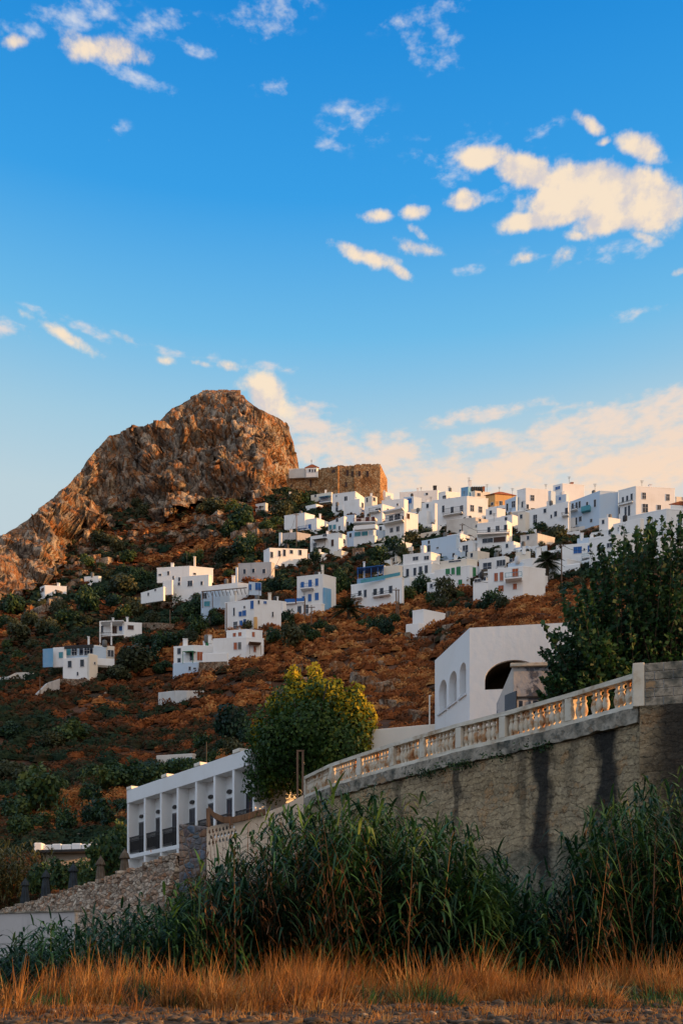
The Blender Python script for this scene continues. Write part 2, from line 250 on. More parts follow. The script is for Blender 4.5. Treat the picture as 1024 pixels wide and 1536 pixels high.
# ---------------------------------------------------------------- mesh building
ORG = {}
def tag(o, label=None, cat=None, group=None, kind=None):
    for k, v in (('label', label), ('category', cat), ('group', group), ('kind', kind)):
        if v: o[k] = v
    return o
def empty(name, loc, label, cat, group=None):
    o = bpy.data.objects.new(name, None); COL.objects.link(o); o.location = loc; ORG[o.name] = Vector(loc)
    return tag(o, label, cat, group)
class MB:
    def __init__(s): s.v = []; s.f = []; s.uv = None
    def add(s, vs, fs):
        n = len(s.v); s.v += [tuple(v) for v in vs]; s.f += [tuple(i+n for i in f) for f in fs]; return s
    def prism(s, foot, z0, z1, top=None):
        """vertical prism over a counter-clockwise footprint; z1 a number or one height per corner"""
        n = len(foot); zt = z1 if hasattr(z1, '__len__') else [z1]*n; z0s = z0 if hasattr(z0, '__len__') else [z0]*n
        tp = top or foot
        vs = [(p[0], p[1], z) for p, z in zip(foot, z0s)]+[(p[0], p[1], z) for p, z in zip(tp, zt)]
        fs = [tuple(range(n-1, -1, -1)), tuple(range(n, 2*n))]+[(i, (i+1) % n, n+(i+1) % n, n+i) for i in range(n)]
        return s.add(vs, fs)
    def box(s, o, ax, ay, az):
        """box from a corner and three edge vectors"""
        o, ax, ay, az = map(Vector, (o, ax, ay, az))
        vs = [o, o+ax, o+ax+ay, o+ay, o+az, o+ax+az, o+ax+ay+az, o+ay+az]
        return s.add(vs, [(3, 2, 1, 0), (4, 5, 6, 7), (0, 1, 5, 4), (1, 2, 6, 5), (2, 3, 7, 6), (3, 0, 4, 7)])
    def tube(s, pts, rad, n=6):
        pts = [Vector(p) for p in pts]; rs = rad if hasattr(rad, '__len__') else [rad]*len(pts)
        base = len(s.v); rings = []
        for i, p in enumerate(pts):
            d = (pts[min(i+1, len(pts)-1)]-pts[max(i-1, 0)]).normalized()
            a = d.orthogonal().normalized() if abs(d.z) < .95 else Vector((1, 0, 0)); a = (a-d*a.dot(d)).normalized(); b = d.cross(a)
            rings.append([p+(a*math.cos(2*PI*k/n)+b*math.sin(2*PI*k/n))*rs[i] for k in range(n)])
        vs = [v for r in rings for v in r]; fs = []
        for i in range(len(pts)-1):
            for k in range(n): fs.append((i*n+k, i*n+(k+1) % n, (i+1)*n+(k+1) % n, (i+1)*n+k))
        fs += [tuple(range(n-1, -1, -1)), tuple(range((len(pts)-1)*n, len(pts)*n))]
        return s.add(vs, fs)
    def lathe(s, c, prof, n=10):
        vs = []; fs = []
        for r, z in prof: vs += [(c[0]+r*math.cos(2*PI*k/n), c[1]+r*math.sin(2*PI*k/n), c[2]+z) for k in range(n)]
        for i in range(len(prof)-1):
            for k in range(n): fs.append((i*n+k, i*n+(k+1) % n, (i+1)*n+(k+1) % n, (i+1)*n+k))
        fs += [tuple(range(n-1, -1, -1)), tuple(range((len(prof)-1)*n, len(prof)*n))]
        return s.add(vs, fs)
    def build(s, name, mat, parent=None, smooth=False, bevel=0, root=None):
        me = bpy.data.meshes.new(name); off = Vector((0, 0, 0))
        r = parent
        while r is not None and r.parent is not None: r = r.parent
        if r is not None: off = ORG.get(r.name, Vector((0, 0, 0)))
        me.from_pydata([(v[0]-off[0], v[1]-off[1], v[2]-off[2]) for v in s.v], [], s.f); me.update()
        me.materials.append(MATS[mat])
        if s.uv:
            ul = me.uv_layers.new(name='UVMap')
            for lp in me.loops: ul.data[lp.index].uv = s.uv[lp.vertex_index]
        if smooth: me.polygons.foreach_set('use_smooth', [True]*len(me.polygons))
        o = bpy.data.objects.new(name, me); COL.objects.link(o); o.parent = parent
        if bevel:
            b = o.modifiers.new('soft_edge', 'BEVEL'); b.width = bevel; b.segments = 2; b.limit_method = 'ANGLE'
        return o
def np_mesh(name, verts, quads, mat, parent=None, tone=None, smooth=False):
    me = bpy.data.meshes.new(name); nv = len(verts); k = quads.shape[1]; nf = len(quads)
    me.vertices.add(nv); me.vertices.foreach_set('co', np.ascontiguousarray(verts, dtype=np.float32).ravel())
    me.loops.add(nf*k); me.loops.foreach_set('vertex_index', np.ascontiguousarray(quads, dtype=np.int32).ravel())
    me.polygons.add(nf); me.polygons.foreach_set('loop_start', np.arange(0, nf*k, k, dtype=np.int32))
    me.update(calc_edges=True)
    if smooth: me.polygons.foreach_set('use_smooth', np.ones(nf, dtype=bool))
    if tone is not None:
        a = me.attributes.new('tone', 'FLOAT', 'POINT'); a.data.foreach_set('value', np.ascontiguousarray(tone, dtype=np.float32))
    me.materials.append(MATS[mat])
    o = bpy.data.objects.new(name, me); COL.objects.link(o); o.parent = parent
    return o
def cut(o, mb):
    """carve openings out of a wall, for real"""
    c = mb.build('cutter', 'white'); c.matrix_world = o.matrix_world if o.parent is None else Matrix.Translation(o.parent.location)
    for v in c.data.vertices:
        if o.parent is not None: v.co -= o.parent.location
    m = o.modifiers.new('b', 'BOOLEAN'); m.object = c; m.operation = 'DIFFERENCE'; m.solver = 'EXACT'
    bpy.context.view_layer.update(); dg = bpy.context.evaluated_depsgraph_get()
    me = bpy.data.meshes.new_from_object(o.evaluated_get(dg)); o.modifiers.clear(); o.data = me
    bpy.data.objects.remove(c)
def leaves(points, size, normals=None, aspect=1.6, jitter=1.0):
    """one pointed leaf (folded diamond) per point, facing roughly along its normal"""
    n = len(points); q = RNG.normal(size=(n, 3))
    nn = q/np.linalg.norm(q, axis=1)[:, None]
    if normals is not None:
        nn = normals*1.0+nn*jitter; nn /= np.linalg.norm(nn, axis=1)[:, None]
    t = np.cross(nn, RNG.normal(size=(n, 3))); t /= np.linalg.norm(t, axis=1)[:, None]+1e-9
    b = np.cross(nn, t); s = (size*RNG.uniform(0.6, 1.3, n))[:, None] if not hasattr(size, 'shape') else size[:, None]
    v = np.stack([points-t*s*aspect*.5, points+b*s*.5, points+t*s*aspect*.5, points-b*s*.5], 1).reshape(-1, 3)
    f = np.arange(n*4).reshape(n, 4)
    return v, f
def strips(base, direc, length, width, droop, seg=4, side=None):
    """long blades: start, direction, length, width, droop; returns verts, quads"""
    n = len(base); L = length[:, None]; d = direc/np.linalg.norm(direc, axis=1)[:, None]
    up = np.array([0, 0, 1.0]); s = np.cross(d, up) if side is None else side; s = s/(np.linalg.norm(s, axis=1)[:, None]+1e-9)
    vs = []
    for i in range(seg+1):
        t = i/seg; w = width[:, None]*(1-t**1.8)*(0.55+0.45*min(1, t*4))+0.0008
        p = base+d*L*t+np.array([0, 0, -1.0])*(droop[:, None]*L*t*t)
        vs += [p-s*w*.5, p+s*w*.5]
    v = np.stack(vs, 1).reshape(-1, 3); k = 2*(seg+1); fl = []
    for i in range(seg): fl.append(np.array([2*i, 2*i+1, 2*i+3, 2*i+2]))
    f = (np.arange(n)[:, None, None]*k+np.stack(fl)[None]).reshape(-1, 4)
    return v, f
class NP:
    def __init__(s): s.v = []; s.f = []; s.n = 0
    def add(s, v, f): s.v.append(v); s.f.append(f+s.n); s.n += len(v)
    def build(s, *a, **k): return np_mesh(a[0], np.concatenate(s.v)-np.array(k.pop('off', (0, 0, 0))), np.concatenate(s.f), *a[1:], **k)
# ---------------------------------------------------------------- sun and sky
SUN_EL, SUN_AZ = 9.0, -11.0      # degrees above horizon; degrees behind due right of the view
sv = Vector((math.cos(R(SUN_EL))*math.cos(R(SUN_AZ)), math.cos(R(SUN_EL))*math.sin(R(SUN_AZ)), math.sin(R(SUN_EL))))
sl = bpy.data.lights.new('sun', 'SUN'); sl.energy = 5.0; sl.angle = R(0.5); sl.color = (1.0, 0.50, 0.18)
so = bpy.data.objects.new('sun', sl); COL.objects.link(so); so.rotation_euler = sv.to_track_quat('Z', 'Y').to_euler(); so.location = (200, 0, 100)
def world():
    w = bpy.data.worlds.new('World'); SC.world = w; w.use_nodes = True
    N, L = w.node_tree.nodes, w.node_tree.links; N.clear()
    def M(op, a, b=None, c=None, clamp=False):
        n = N.new('ShaderNodeMath'); n.operation = op; n.use_clamp = clamp
        for i, q in enumerate((a, b, c)):
            if q is None: continue
            if hasattr(q, 'links'): L.new(q, n.inputs[i])
            else: n.inputs[i].default_value = q
        return n.outputs[0]
    tc = N.new('ShaderNodeTexCoord'); sp = N.new('ShaderNodeSeparateXYZ'); L.new(tc.outputs['Generated'], sp.inputs[0])
    x, y, z = sp.outputs
    hyp = M('SQRT', M('ADD', M('MULTIPLY', x, x), M('MULTIPLY', y, y)))
    az = M('MULTIPLY', M('ARCTAN2', x, y), 180/PI); el = M('MULTIPLY', M('ARCTAN2', z, hyp), 180/PI)
    # base: physical sky, tinted, over a clear-evening gradient
    sky = N.new('ShaderNodeTexSky'); sky.sky_type = 'NISHITA'; sky.sun_disc = False; sky.sun_elevation = R(SUN_EL); sky.sun_rotation = R(90-SUN_AZ); sky.air_density = 1.0; sky.dust_density = 0.6; sky.ozone_density = 3.0
    tn = nd(N, 'ShaderNodeMix', data_type='RGBA', blend_type='MULTIPLY'); tn.inputs[0].default_value = 1; tn.inputs[7].default_value = (0.16, 0.26, 0.42, 1); L.new(sky.outputs[0], tn.inputs[6])
    g = N.new('ShaderNodeMapRange'); g.inputs[1].default_value = 0; g.inputs[2].default_value = 60; L.new(el, g.inputs[0])
    cr = ramp(N, [(0.0, (8.0, 6.8, 6.0)), (0.43, (5.4, 6.9, 7.6)), (0.49, (3.9, 6.4, 8.0)), (0.56, (1.7, 5.3, 8.6)), (0.65, (0.45, 3.7, 8.4)), (0.78, (0.10, 2.5, 7.2))])
    L.new(g.outputs[0], cr.inputs[0])
    for e in cr.color_ramp.elements: e.color = tuple(c*0.1 for c in e.color[:3])+(1,)
    sc10 = nd(N, 'ShaderNodeVectorMath', operation='SCALE'); sc10.inputs['Scale'].default_value = 10; L.new(cr.outputs[0], sc10.inputs[0])
    base = nd(N, 'ShaderNodeMix', data_type='RGBA'); base.inputs[0].default_value = 0.07; L.new(sc10.outputs[0], base.inputs[6]); L.new(tn.outputs[2], base.inputs[7])
    # warmer and brighter towards the right near the horizon, paler behind the viewer
    cur = base.outputs[2]
    def over(fac, col):
        nonlocal cur
        m = nd(N, 'ShaderNodeMix', data_type='RGBA'); L.new(fac, m.inputs[0]); L.new(cur, m.inputs[6])
        if hasattr(col, 'links'): L.new(col, m.inputs[7])
        else: m.inputs[7].default_value = (*col, 1)
        cur = m.outputs[2]
    def mr(v, a, b, c=0, d=1, smooth=True):
        n = N.new('ShaderNodeMapRange'); n.interpolation_type = 'SMOOTHSTEP' if smooth else 'LINEAR'
        for i, q in zip((1, 2, 3, 4), (a, b, c, d)): n.inputs[i].default_value = q
        L.new(v, n.inputs[0]); return n.outputs[0]
    over(mr(el, 50, 72, 0.0, 0.9), (3.4, 4.4, 6.0))
    warm = M('MULTIPLY', mr(el, 32, 22), mr(az, -14, 22, 0.0, 0.62)); over(warm, (9.3, 7.2, 5.7))
    fr = mr(az, -70, -22, 0.0, 1.0); fr = M('MULTIPLY', fr, mr(az, 60, 26)); back = M('SUBTRACT', 1.0, fr)      # 1 outside the sector that can be seen
    side = mr(x, -0.35, 0.9)                       # 0 on the left (cool), 1 on the right (warm)
    bc = nd(N, 'ShaderNodeMix', data_type='RGBA'); L.new(side, bc.inputs[0]); bc.inputs[6].default_value = (5.6, 6.9, 8.9, 1); bc.inputs[7].default_value = (14.0, 10.8, 7.8, 1)
    over(M('MULTIPLY', back, 0.9), bc.outputs[2])
    # clouds: soft masses at fixed bearings, broken up by noise
    cv = N.new('ShaderNodeCombineXYZ'); L.new(az, cv.inputs[0]); L.new(el, cv.inputs[1])
    def fbm(scale, detail, rough, sx=1, sy=1, off=0):
        mp = N.new('ShaderNodeMapping'); mp.inputs['Scale'].default_value = (sx, sy, 1); mp.inputs['Location'].default_value = (off, off, off); L.new(cv.outputs[0], mp.inputs[0])
        n = nd(N, 'ShaderNodeTexNoise', i_Scale=scale, i_Detail=detail, i_Roughness=rough); L.new(mp.outputs[0], n.inputs['Vector']); return n.outputs[0]
    n1 = fbm(0.46, 9, 0.6, 1, 1.35); n2 = fbm(0.62, 6, 0.58, 1, 2.3, 7.3)
    def blobs(lst):
        out = None
        for px, py, rx, ry, rot, s in lst:
            a = math.degrees(math.atan((px-512)/F)); h = math.hypot(F, px-512); e = math.degrees(math.atan((HZ-py)/h))
            k = 180/PI/F; c2 = math.cos(R(e))**2
            mp = N.new('ShaderNodeMapping'); mp.vector_type = 'TEXTURE'; mp.inputs['Location'].default_value = (a, e, 0); mp.inputs['Rotation'].default_value = (0, 0, R(rot)); mp.inputs['Scale'].default_value = (rx*k, ry*k*max(c2, .4), 1)
            L.new(cv.outputs[0], mp.inputs[0])
            ln = N.new('ShaderNodeVectorMath'); ln.operation = 'LENGTH'; L.new(mp.outputs[0], ln.inputs[0])
            q = M('MULTIPLY', mr(ln.outputs['Value'], 1.65, 0.1), s*1.08)
            out = q if out is None else M('MAXIMUM', out, q)
        return out
    thick = blobs(CLOUDS); thin = blobs(WISPS)
    d1 = mr(M('ADD', thick, M('MULTIPLY', M('SUBTRACT', n1, 0.5), 2.1)), 0.24, 0.92)
    d1 = M('MULTIPLY', d1, mr(thick, 0.0, 0.2))
    d2 = mr(M('ADD', thin, M('MULTIPLY', M('SUBTRACT', n2, 0.5), 2.7)), 0.16, 1.2)
    d2 = M('MULTIPLY', M('MULTIPLY', d2, mr(thin, 0.0, 0.25)), 0.85)
    # lit side up and to the right, greyer below: density taken a little towards the light
    hgt = mr(el, 22, 40)
    wc = nd(N, 'ShaderNodeMix', data_type='RGBA'); L.new(hgt, wc.inputs[0]); wc.inputs[6].default_value = (10.2, 7.1, 4.7, 1); wc.inputs[7].default_value = (7.0, 7.3, 8.0, 1)
    over(d2, wc.outputs[2])
    n3 = fbm(0.46, 9, 0.6, 1, 1.35); mpo = n3.node.inputs['Vector'].links[0].from_node; mpo.inputs['Location'].default_value = (0.7, 1.1, 0)
    shade = mr(M('SUBTRACT', n1, n3), -0.16, 0.10)
    cc = nd(N, 'ShaderNodeMix', data_type='RGBA'); L.new(shade, cc.inputs[0]); cc.inputs[6].default_value = (6.9, 6.3, 6.2, 1); cc.inputs[7].default_value = (9.7, 7.9, 5.9, 1)
    over(M('MULTIPLY', d1, 0.96), cc.outputs[2])
    bg = N.new('ShaderNodeBackground'); bg.inputs['Strength'].default_value = 0.08; L.new(cur, bg.inputs[0])
    o = N.new('ShaderNodeOutputWorld'); L.new(bg.outputs[0], o.inputs[0])
    w.cycles.sampling_method = 'MANUAL'; w.cycles.sample_map_resolution = 1024
CLOUDS = [(160, 72, 60, 24, 4, .8), (25, 62, 22, 12, 10, .6), (725, 235, 38, 20, 0, 1.1), (790, 258, 50, 26, -15, 1.25), (880, 285, 72, 44, -8, 1.6), (965, 300, 52, 42, -20, 1.6), (850, 300, 60, 34, 0, 1.35), (825, 326, 70, 18, 0, 1.1), (930, 325, 66, 22, 0, 1.3),
          (697, 302, 30, 17, 0, .8), (870, 352, 30, 12, -10, .6), (965, 355, 28, 12, -25, .6), (790, 386, 24, 12, 0, .75), (838, 390, 26, 15, 20, .6), (885, 187, 24, 14, -25, .75), (905, 212, 13, 9, 0, .6), (962, 222, 42, 22, -20, .8),
          (565, 322, 24, 12, 0, .7), (623, 316, 24, 13, 0, .75), (550, 385, 60, 16, -14, .75), (600, 408, 26, 12, -20, .75), (630, 372, 42, 14, -10, .62), (630, 352, 18, 10, -30, .55), (400, 595, 38, 34, -35, 1.1), (380, 575, 30, 18, 0, .8), (100, 505, 60, 13, -14, .6), (245, 541, 22, 8, 0, .6), (350, 551, 26, 9, -5, .6), (1018, 407, 12, 8, 0, .7), (300, 545, 22, 6, -5, .5), (185, 506, 24, 8, -10, .5)]
WISPS = [(90, 30, 90, 28, 15, .42), (400, 25, 70, 36, 10, .52), (650, 70, 50, 40, -10, .42), (640, 20, 80, 20, 5, .32), (205, 118, 60, 14, -8, .6), (290, 70, 36, 12, -5, .5), (240, 35, 60, 22, 10, .4), (645, 240, 26, 14, -10, .5), (490, 216, 30, 12, 0, .45), (960, 467, 40, 11, 0, .65), (705, 405, 24, 8, 0, .5), (175, 198, 20, 14, 20, .4), (410, 130, 30, 16, 0, .4),
         (15, 495, 30, 18, 0, .5), (130, 495, 90, 12, -8, .5), (480, 655, 90, 42, -12, 1.0), (560, 690, 110, 40, -8, 1.05), (640, 720, 120, 40, 0, 1.1), (720, 622, 110, 12, 3, .75), (720, 660, 70, 14, 4, .7), (780, 705, 130, 34, 2, 1.1), (930, 640, 200, 38, 3, 1.0), (960, 700, 180, 40, 5, 1.1), (1100, 640, 160, 60, 0, 1.1), (850, 612, 60, 6, 2, .5), (330, 540, 110, 10, -3, .45), (740, 260, 130, 60, -10, .3), (900, 380, 120, 16, -6, .35), (810, 195, 40, 12, 10, .35), (530, 185, 60, 40, 0, .3)]
world()
SC.view_settings.view_transform = 'Standard'; SC.view_settings.look = 'None'; SC.view_settings.gamma = 1; SC.view_settings.exposure = 0.32
SC.cycles.max_bounces = 5; SC.cycles.diffuse_bounces = 3; SC.cycles.glossy_bounces = 2; SC.cycles.transmission_bounces = 2; SC.cycles.use_adaptive_sampling = True
# ---------------------------------------------------------------- hillside: height over (bearing column, distance)
HCOL = {-500: [(56, 1400), (90, 1300), (130, 1180), (170, 1060), (220, 980), (270, 950), (330, 960), (420, 1010)],
        0: [(56, 1345), (90, 1250), (120, 1150), (150, 1060), (170, 1010), (200, 940), (230, 885), (260, 850), (300, 850), (420, 980)],
        200: [(56, 1322), (90, 1240), (125, 1110), (150, 1040), (170, 985), (200, 920), (230, 870), (260, 810), (285, 765), (330, 765), (420, 900)],
        400: [(56, 1300), (85, 1200), (115, 1080), (140, 1010), (160, 962), (185, 900), (210, 852), (240, 800), (265, 760), (285, 740), (340, 745), (420, 850)],
        600: [(56, 1250), (80, 1150), (102, 1070), (125, 1000), (145, 955), (165, 920), (190, 868), (215, 815), (240, 772), (262, 757), (300, 765), (420, 880)],
        800: [(56, 1170), (78, 1070), (100, 980), (120, 930), (135, 905), (155, 885), (175, 842), (200, 800), (225, 770), (245, 757), (300, 775), (420, 890)],
        1024: [(56, 1120), (78, 1010), (100, 930), (118, 885), (132, 868), (155, 835), (180, 800), (205, 785), (230, 775), (280, 790), (420, 900)],
        1700: [(56, 1150), (78, 1050), (100, 980), (140, 920), (180, 860), (230, 830), (280, 840), (420, 940)],
        2600: [(56, 1300), (100, 1200), (180, 1100), (280, 1080), (420, 1150)]}
HU = sorted(HCOL)
HT = {u: [(D, (HZ-y)/F*D) for D, y in HCOL[u]] for u in HU}
def hill0(u, D):
    u = min(max(u, HU[0]), HU[-1]-1e-3)
    for a, b in zip(HU, HU[1:]):
        if u <= b:
            t = (u-a)/(b-a); t = t*t*(3-2*t) if b-a < 300 else t
            return EYE+interp(HT[a], D)*(1-t)+interp(HT[b], D)*t
def hill(u, D):
    x = X(u, D); k = 0.4+0.6*sstep(60, 140, D)
    return hill0(u, D)+k*(1.6*noise.fractal(Vector((x*.035, D*.035, 0.3)), 1, 2, 4)+0.5*noise.noise(Vector((x*.25, D*.25, 2.0))))
def hit(px, py):
    """distance at which the line of sight through a point meets the hillside"""
    D = 60.0
    while D < 400:
        if hill(px, D) >= Z(py, D): return D
        D += 0.5
    return 285.0
def on_hill(u, D): return Vector((X(u, D), D, hill(u, D)))
us = np.concatenate([np.linspace(-1400, -130, 30), np.linspace(-120, 1130, 330), np.linspace(1150, 2600, 36)])
ds = np.concatenate([[54, 56.5], np.linspace(58, 300, 260), np.linspace(304, 420, 20)])
V = np.array([[(u-512)/F*D, D, (hill(max(u, -500), D) if D > 55 else -3.0)] for D in ds for u in us]); nu = len(us)
Q = np.array([[j*nu+i, j*nu+i+1, (j+1)*nu+i+1, (j+1)*nu+i] for j in range(len(ds)-1) for i in range(nu-1)])
tag(np_mesh('hillside', V, Q, 'hill_soil', smooth=True), kind='structure')
# ---------------------------------------------------------------- shore ground: one sheet out to the horizon
def gz(x, y):
    D = max(y, 0); b = -1.05+1.05*sstep(1.5, 7, D)
    b += 0.35*sstep(15, 19, D)*(1-sstep(24, 60, D))
    return b+(0.06*noise.fractal(Vector((x*.5, y*.5, 0)), 1, 2, 4) if abs(x) < 40 and y < 60 else 0)-(0.3 if y < -5 else 0)
gx = np.concatenate([[-4000, -1200, -400, -150, -60], np.linspace(-30, 30, 121), [60, 150, 400, 1200, 4000]])
gy = np.concatenate([[-3000, -500, -60, -10, -2], np.linspace(0, 36, 110), [50, 56, 400, 1500, 6000]])
V = np.array([[x, y, gz(x, y)] for y in gy for x in gx]); n = len(gx)
Q = np.array([[j*n+i, j*n+i+1, (j+1)*n+i+1, (j+1)*n+i] for j in range(len(gy)-1) for i in range(n-1)])
tag(np_mesh('ground', V, Q, 'ground', smooth=True), kind='structure')
# ---------------------------------------------------------------- the crag
SKYL = [(-150, 890), (-60, 838), (0, 805), (38, 782), (58, 762), (80, 748), (108, 718), (122, 705), (140, 676), (163, 652), (176, 648), (205, 643), (222, 636), (240, 630), (258, 610), (278, 600), (300, 587), (325, 586), (352, 587), (366, 595), (380, 608), (400, 618), (420, 628), (430, 636), (436, 650), (442, 668), (448, 690), (450, 712), (452, 735)]
BASEL = [(-150, 960), (0, 905), (60, 880), (100, 842), (132, 812), (171, 785), (205, 765), (240, 782), (280, 765), (312, 752), (342, 748), (390, 756), (425, 745), (452, 748)]
def crag():
    ul = list(np.linspace(-150, 330, 230))+list(np.linspace(331.5, 452, 110)); nt = 130; verts = []
    for u in ul:
        sy = interp(SKYL, u); by = interp(BASEL, u)+8; Db = hit(u, by); w = max(0, (u-318)/134); wrap = 38*w*w
        ridge = 9*math.sin((u-40)/61.0)+5*math.sin(u/23.0+1)
        k = (by-sy)*0.19+8
        for j in range(nt+26):
            if j <= nt:
                t = j/nt; py = by+(sy-by)*t; D = Db+wrap+k*(0.75*t+0.25*t**4)+ridge*0.5*math.sin(PI*min(1, t*1.1))*(1-t*.5)
                p = P(u, py, D)
            else:
                q = (j-nt)/26; D = Db+wrap+k+q*70; p = P(u, sy, Db+wrap+k); p = Vector((X(u, D), D, p.z-4*q-30*q*q*(1+w*2)))
            verts.append(p)
    nr = nt+26
    W = []
    rot = Matrix.Rotation(0.75, 3, 'Y') @ Matrix.Rotation(0.3, 3, 'X')
    for p in verts:
        q = rot @ p; q2 = Vector((q.x, q.y, q.z*0.55))
        a = noise.fractal(q2*0.045, 0.9, 2.1, 5)*4.2
        f = noise.voronoi(q2*0.13+Vector((noise.noise(q*.1), noise.noise(q*.1+Vector((5, 5, 5))), 0))*0.8)[0]; c = (f[1]-f[0])
        f3 = noise.voronoi(q2*0.33)[0]
        qa = q2*0.085+Vector((noise.noise(q*.05), noise.noise(q*.05+Vector((5, 5, 5))), 0))*0.5; pa = noise.voronoi(qa)[1][0]; qb = q2*0.24; pb = noise.voronoi(qb)[1][0]
        a += (qa-pa).dot(noise.noise_vector(pa*3.7))*10.5+noise.noise(pa*9.1)*2.8+(qb-pb).dot(noise.noise_vector(pb*5.3))*4.4+noise.noise(pb*7.7)*1.3
        e = min(c, .5)*3.6+min(f3[1]-f3[0], .4)*2.6+noise.ridged_multi_fractal(q*0.12, 1, 2, 4, 1, 2)*1.3-3.6
        W.append((a+e))
    nu_ = len(ul); A = np.array([tuple(v) for v in verts]).reshape(nu_, nr, 3); Wd = np.array(W).reshape(nu_, nr)
    tu = np.gradient(A, axis=0); tv = np.gradient(A, axis=1); nn = np.cross(tu, tv); nn /= np.linalg.norm(nn, axis=2)[..., None]+1e-9
    edge = np.ones((nu_, nr)); edge[-8:, :] = np.linspace(1, 0, 8)[:, None]
    tt = np.arange(nr)/nt
    sil = 1-0.88*np.clip(1.15-np.abs(tt-1)*8, 0, 1)
    Wd = np.maximum(Wd, -5.0); calm = np.array([.45+.55*sstep(30, 110, u) for u in ul])
    A = A+nn*(Wd*edge*sil[None, :]*calm[:, None])[..., None]
    Vv = A.reshape(-1, 3); Qq = np.array([[i*nr+j, (i+1)*nr+j, (i+1)*nr+j+1, i*nr+j+1] for i in range(nu_-1) for j in range(nr-1)])
    return np_mesh('rocky_crag', Vv, Qq, 'rock')
tag(crag(), kind='structure')

# hill added to the right, well outside the picture, to keep the low sun off the middle of the slope
def sun_blocker_hill():
    xs = np.linspace(170, 470, 40); ys = np.linspace(-20, 290, 46); n = len(xs); V = []
    for y in ys:
        for x in xs:
            h = 128*math.exp(-((x-300)/70)**2)*sstep(-15, 35, y)*(1-sstep(175, 280, y)); V.append([x, y, h+6*noise.fractal(Vector((x*.02, y*.02, 1)), 1, 2, 4)*sstep(0, 30, h)-2])
    Q = np.array([[j*n+i, j*n+i+1, (j+1)*n+i+1, (j+1)*n+i] for j in range(len(ys)-1) for i in range(n-1)])
    tag(np_mesh('sun_blocker_hill', np.array(V), Q, 'hill_soil', smooth=True), kind='structure')
sun_blocker_hill()
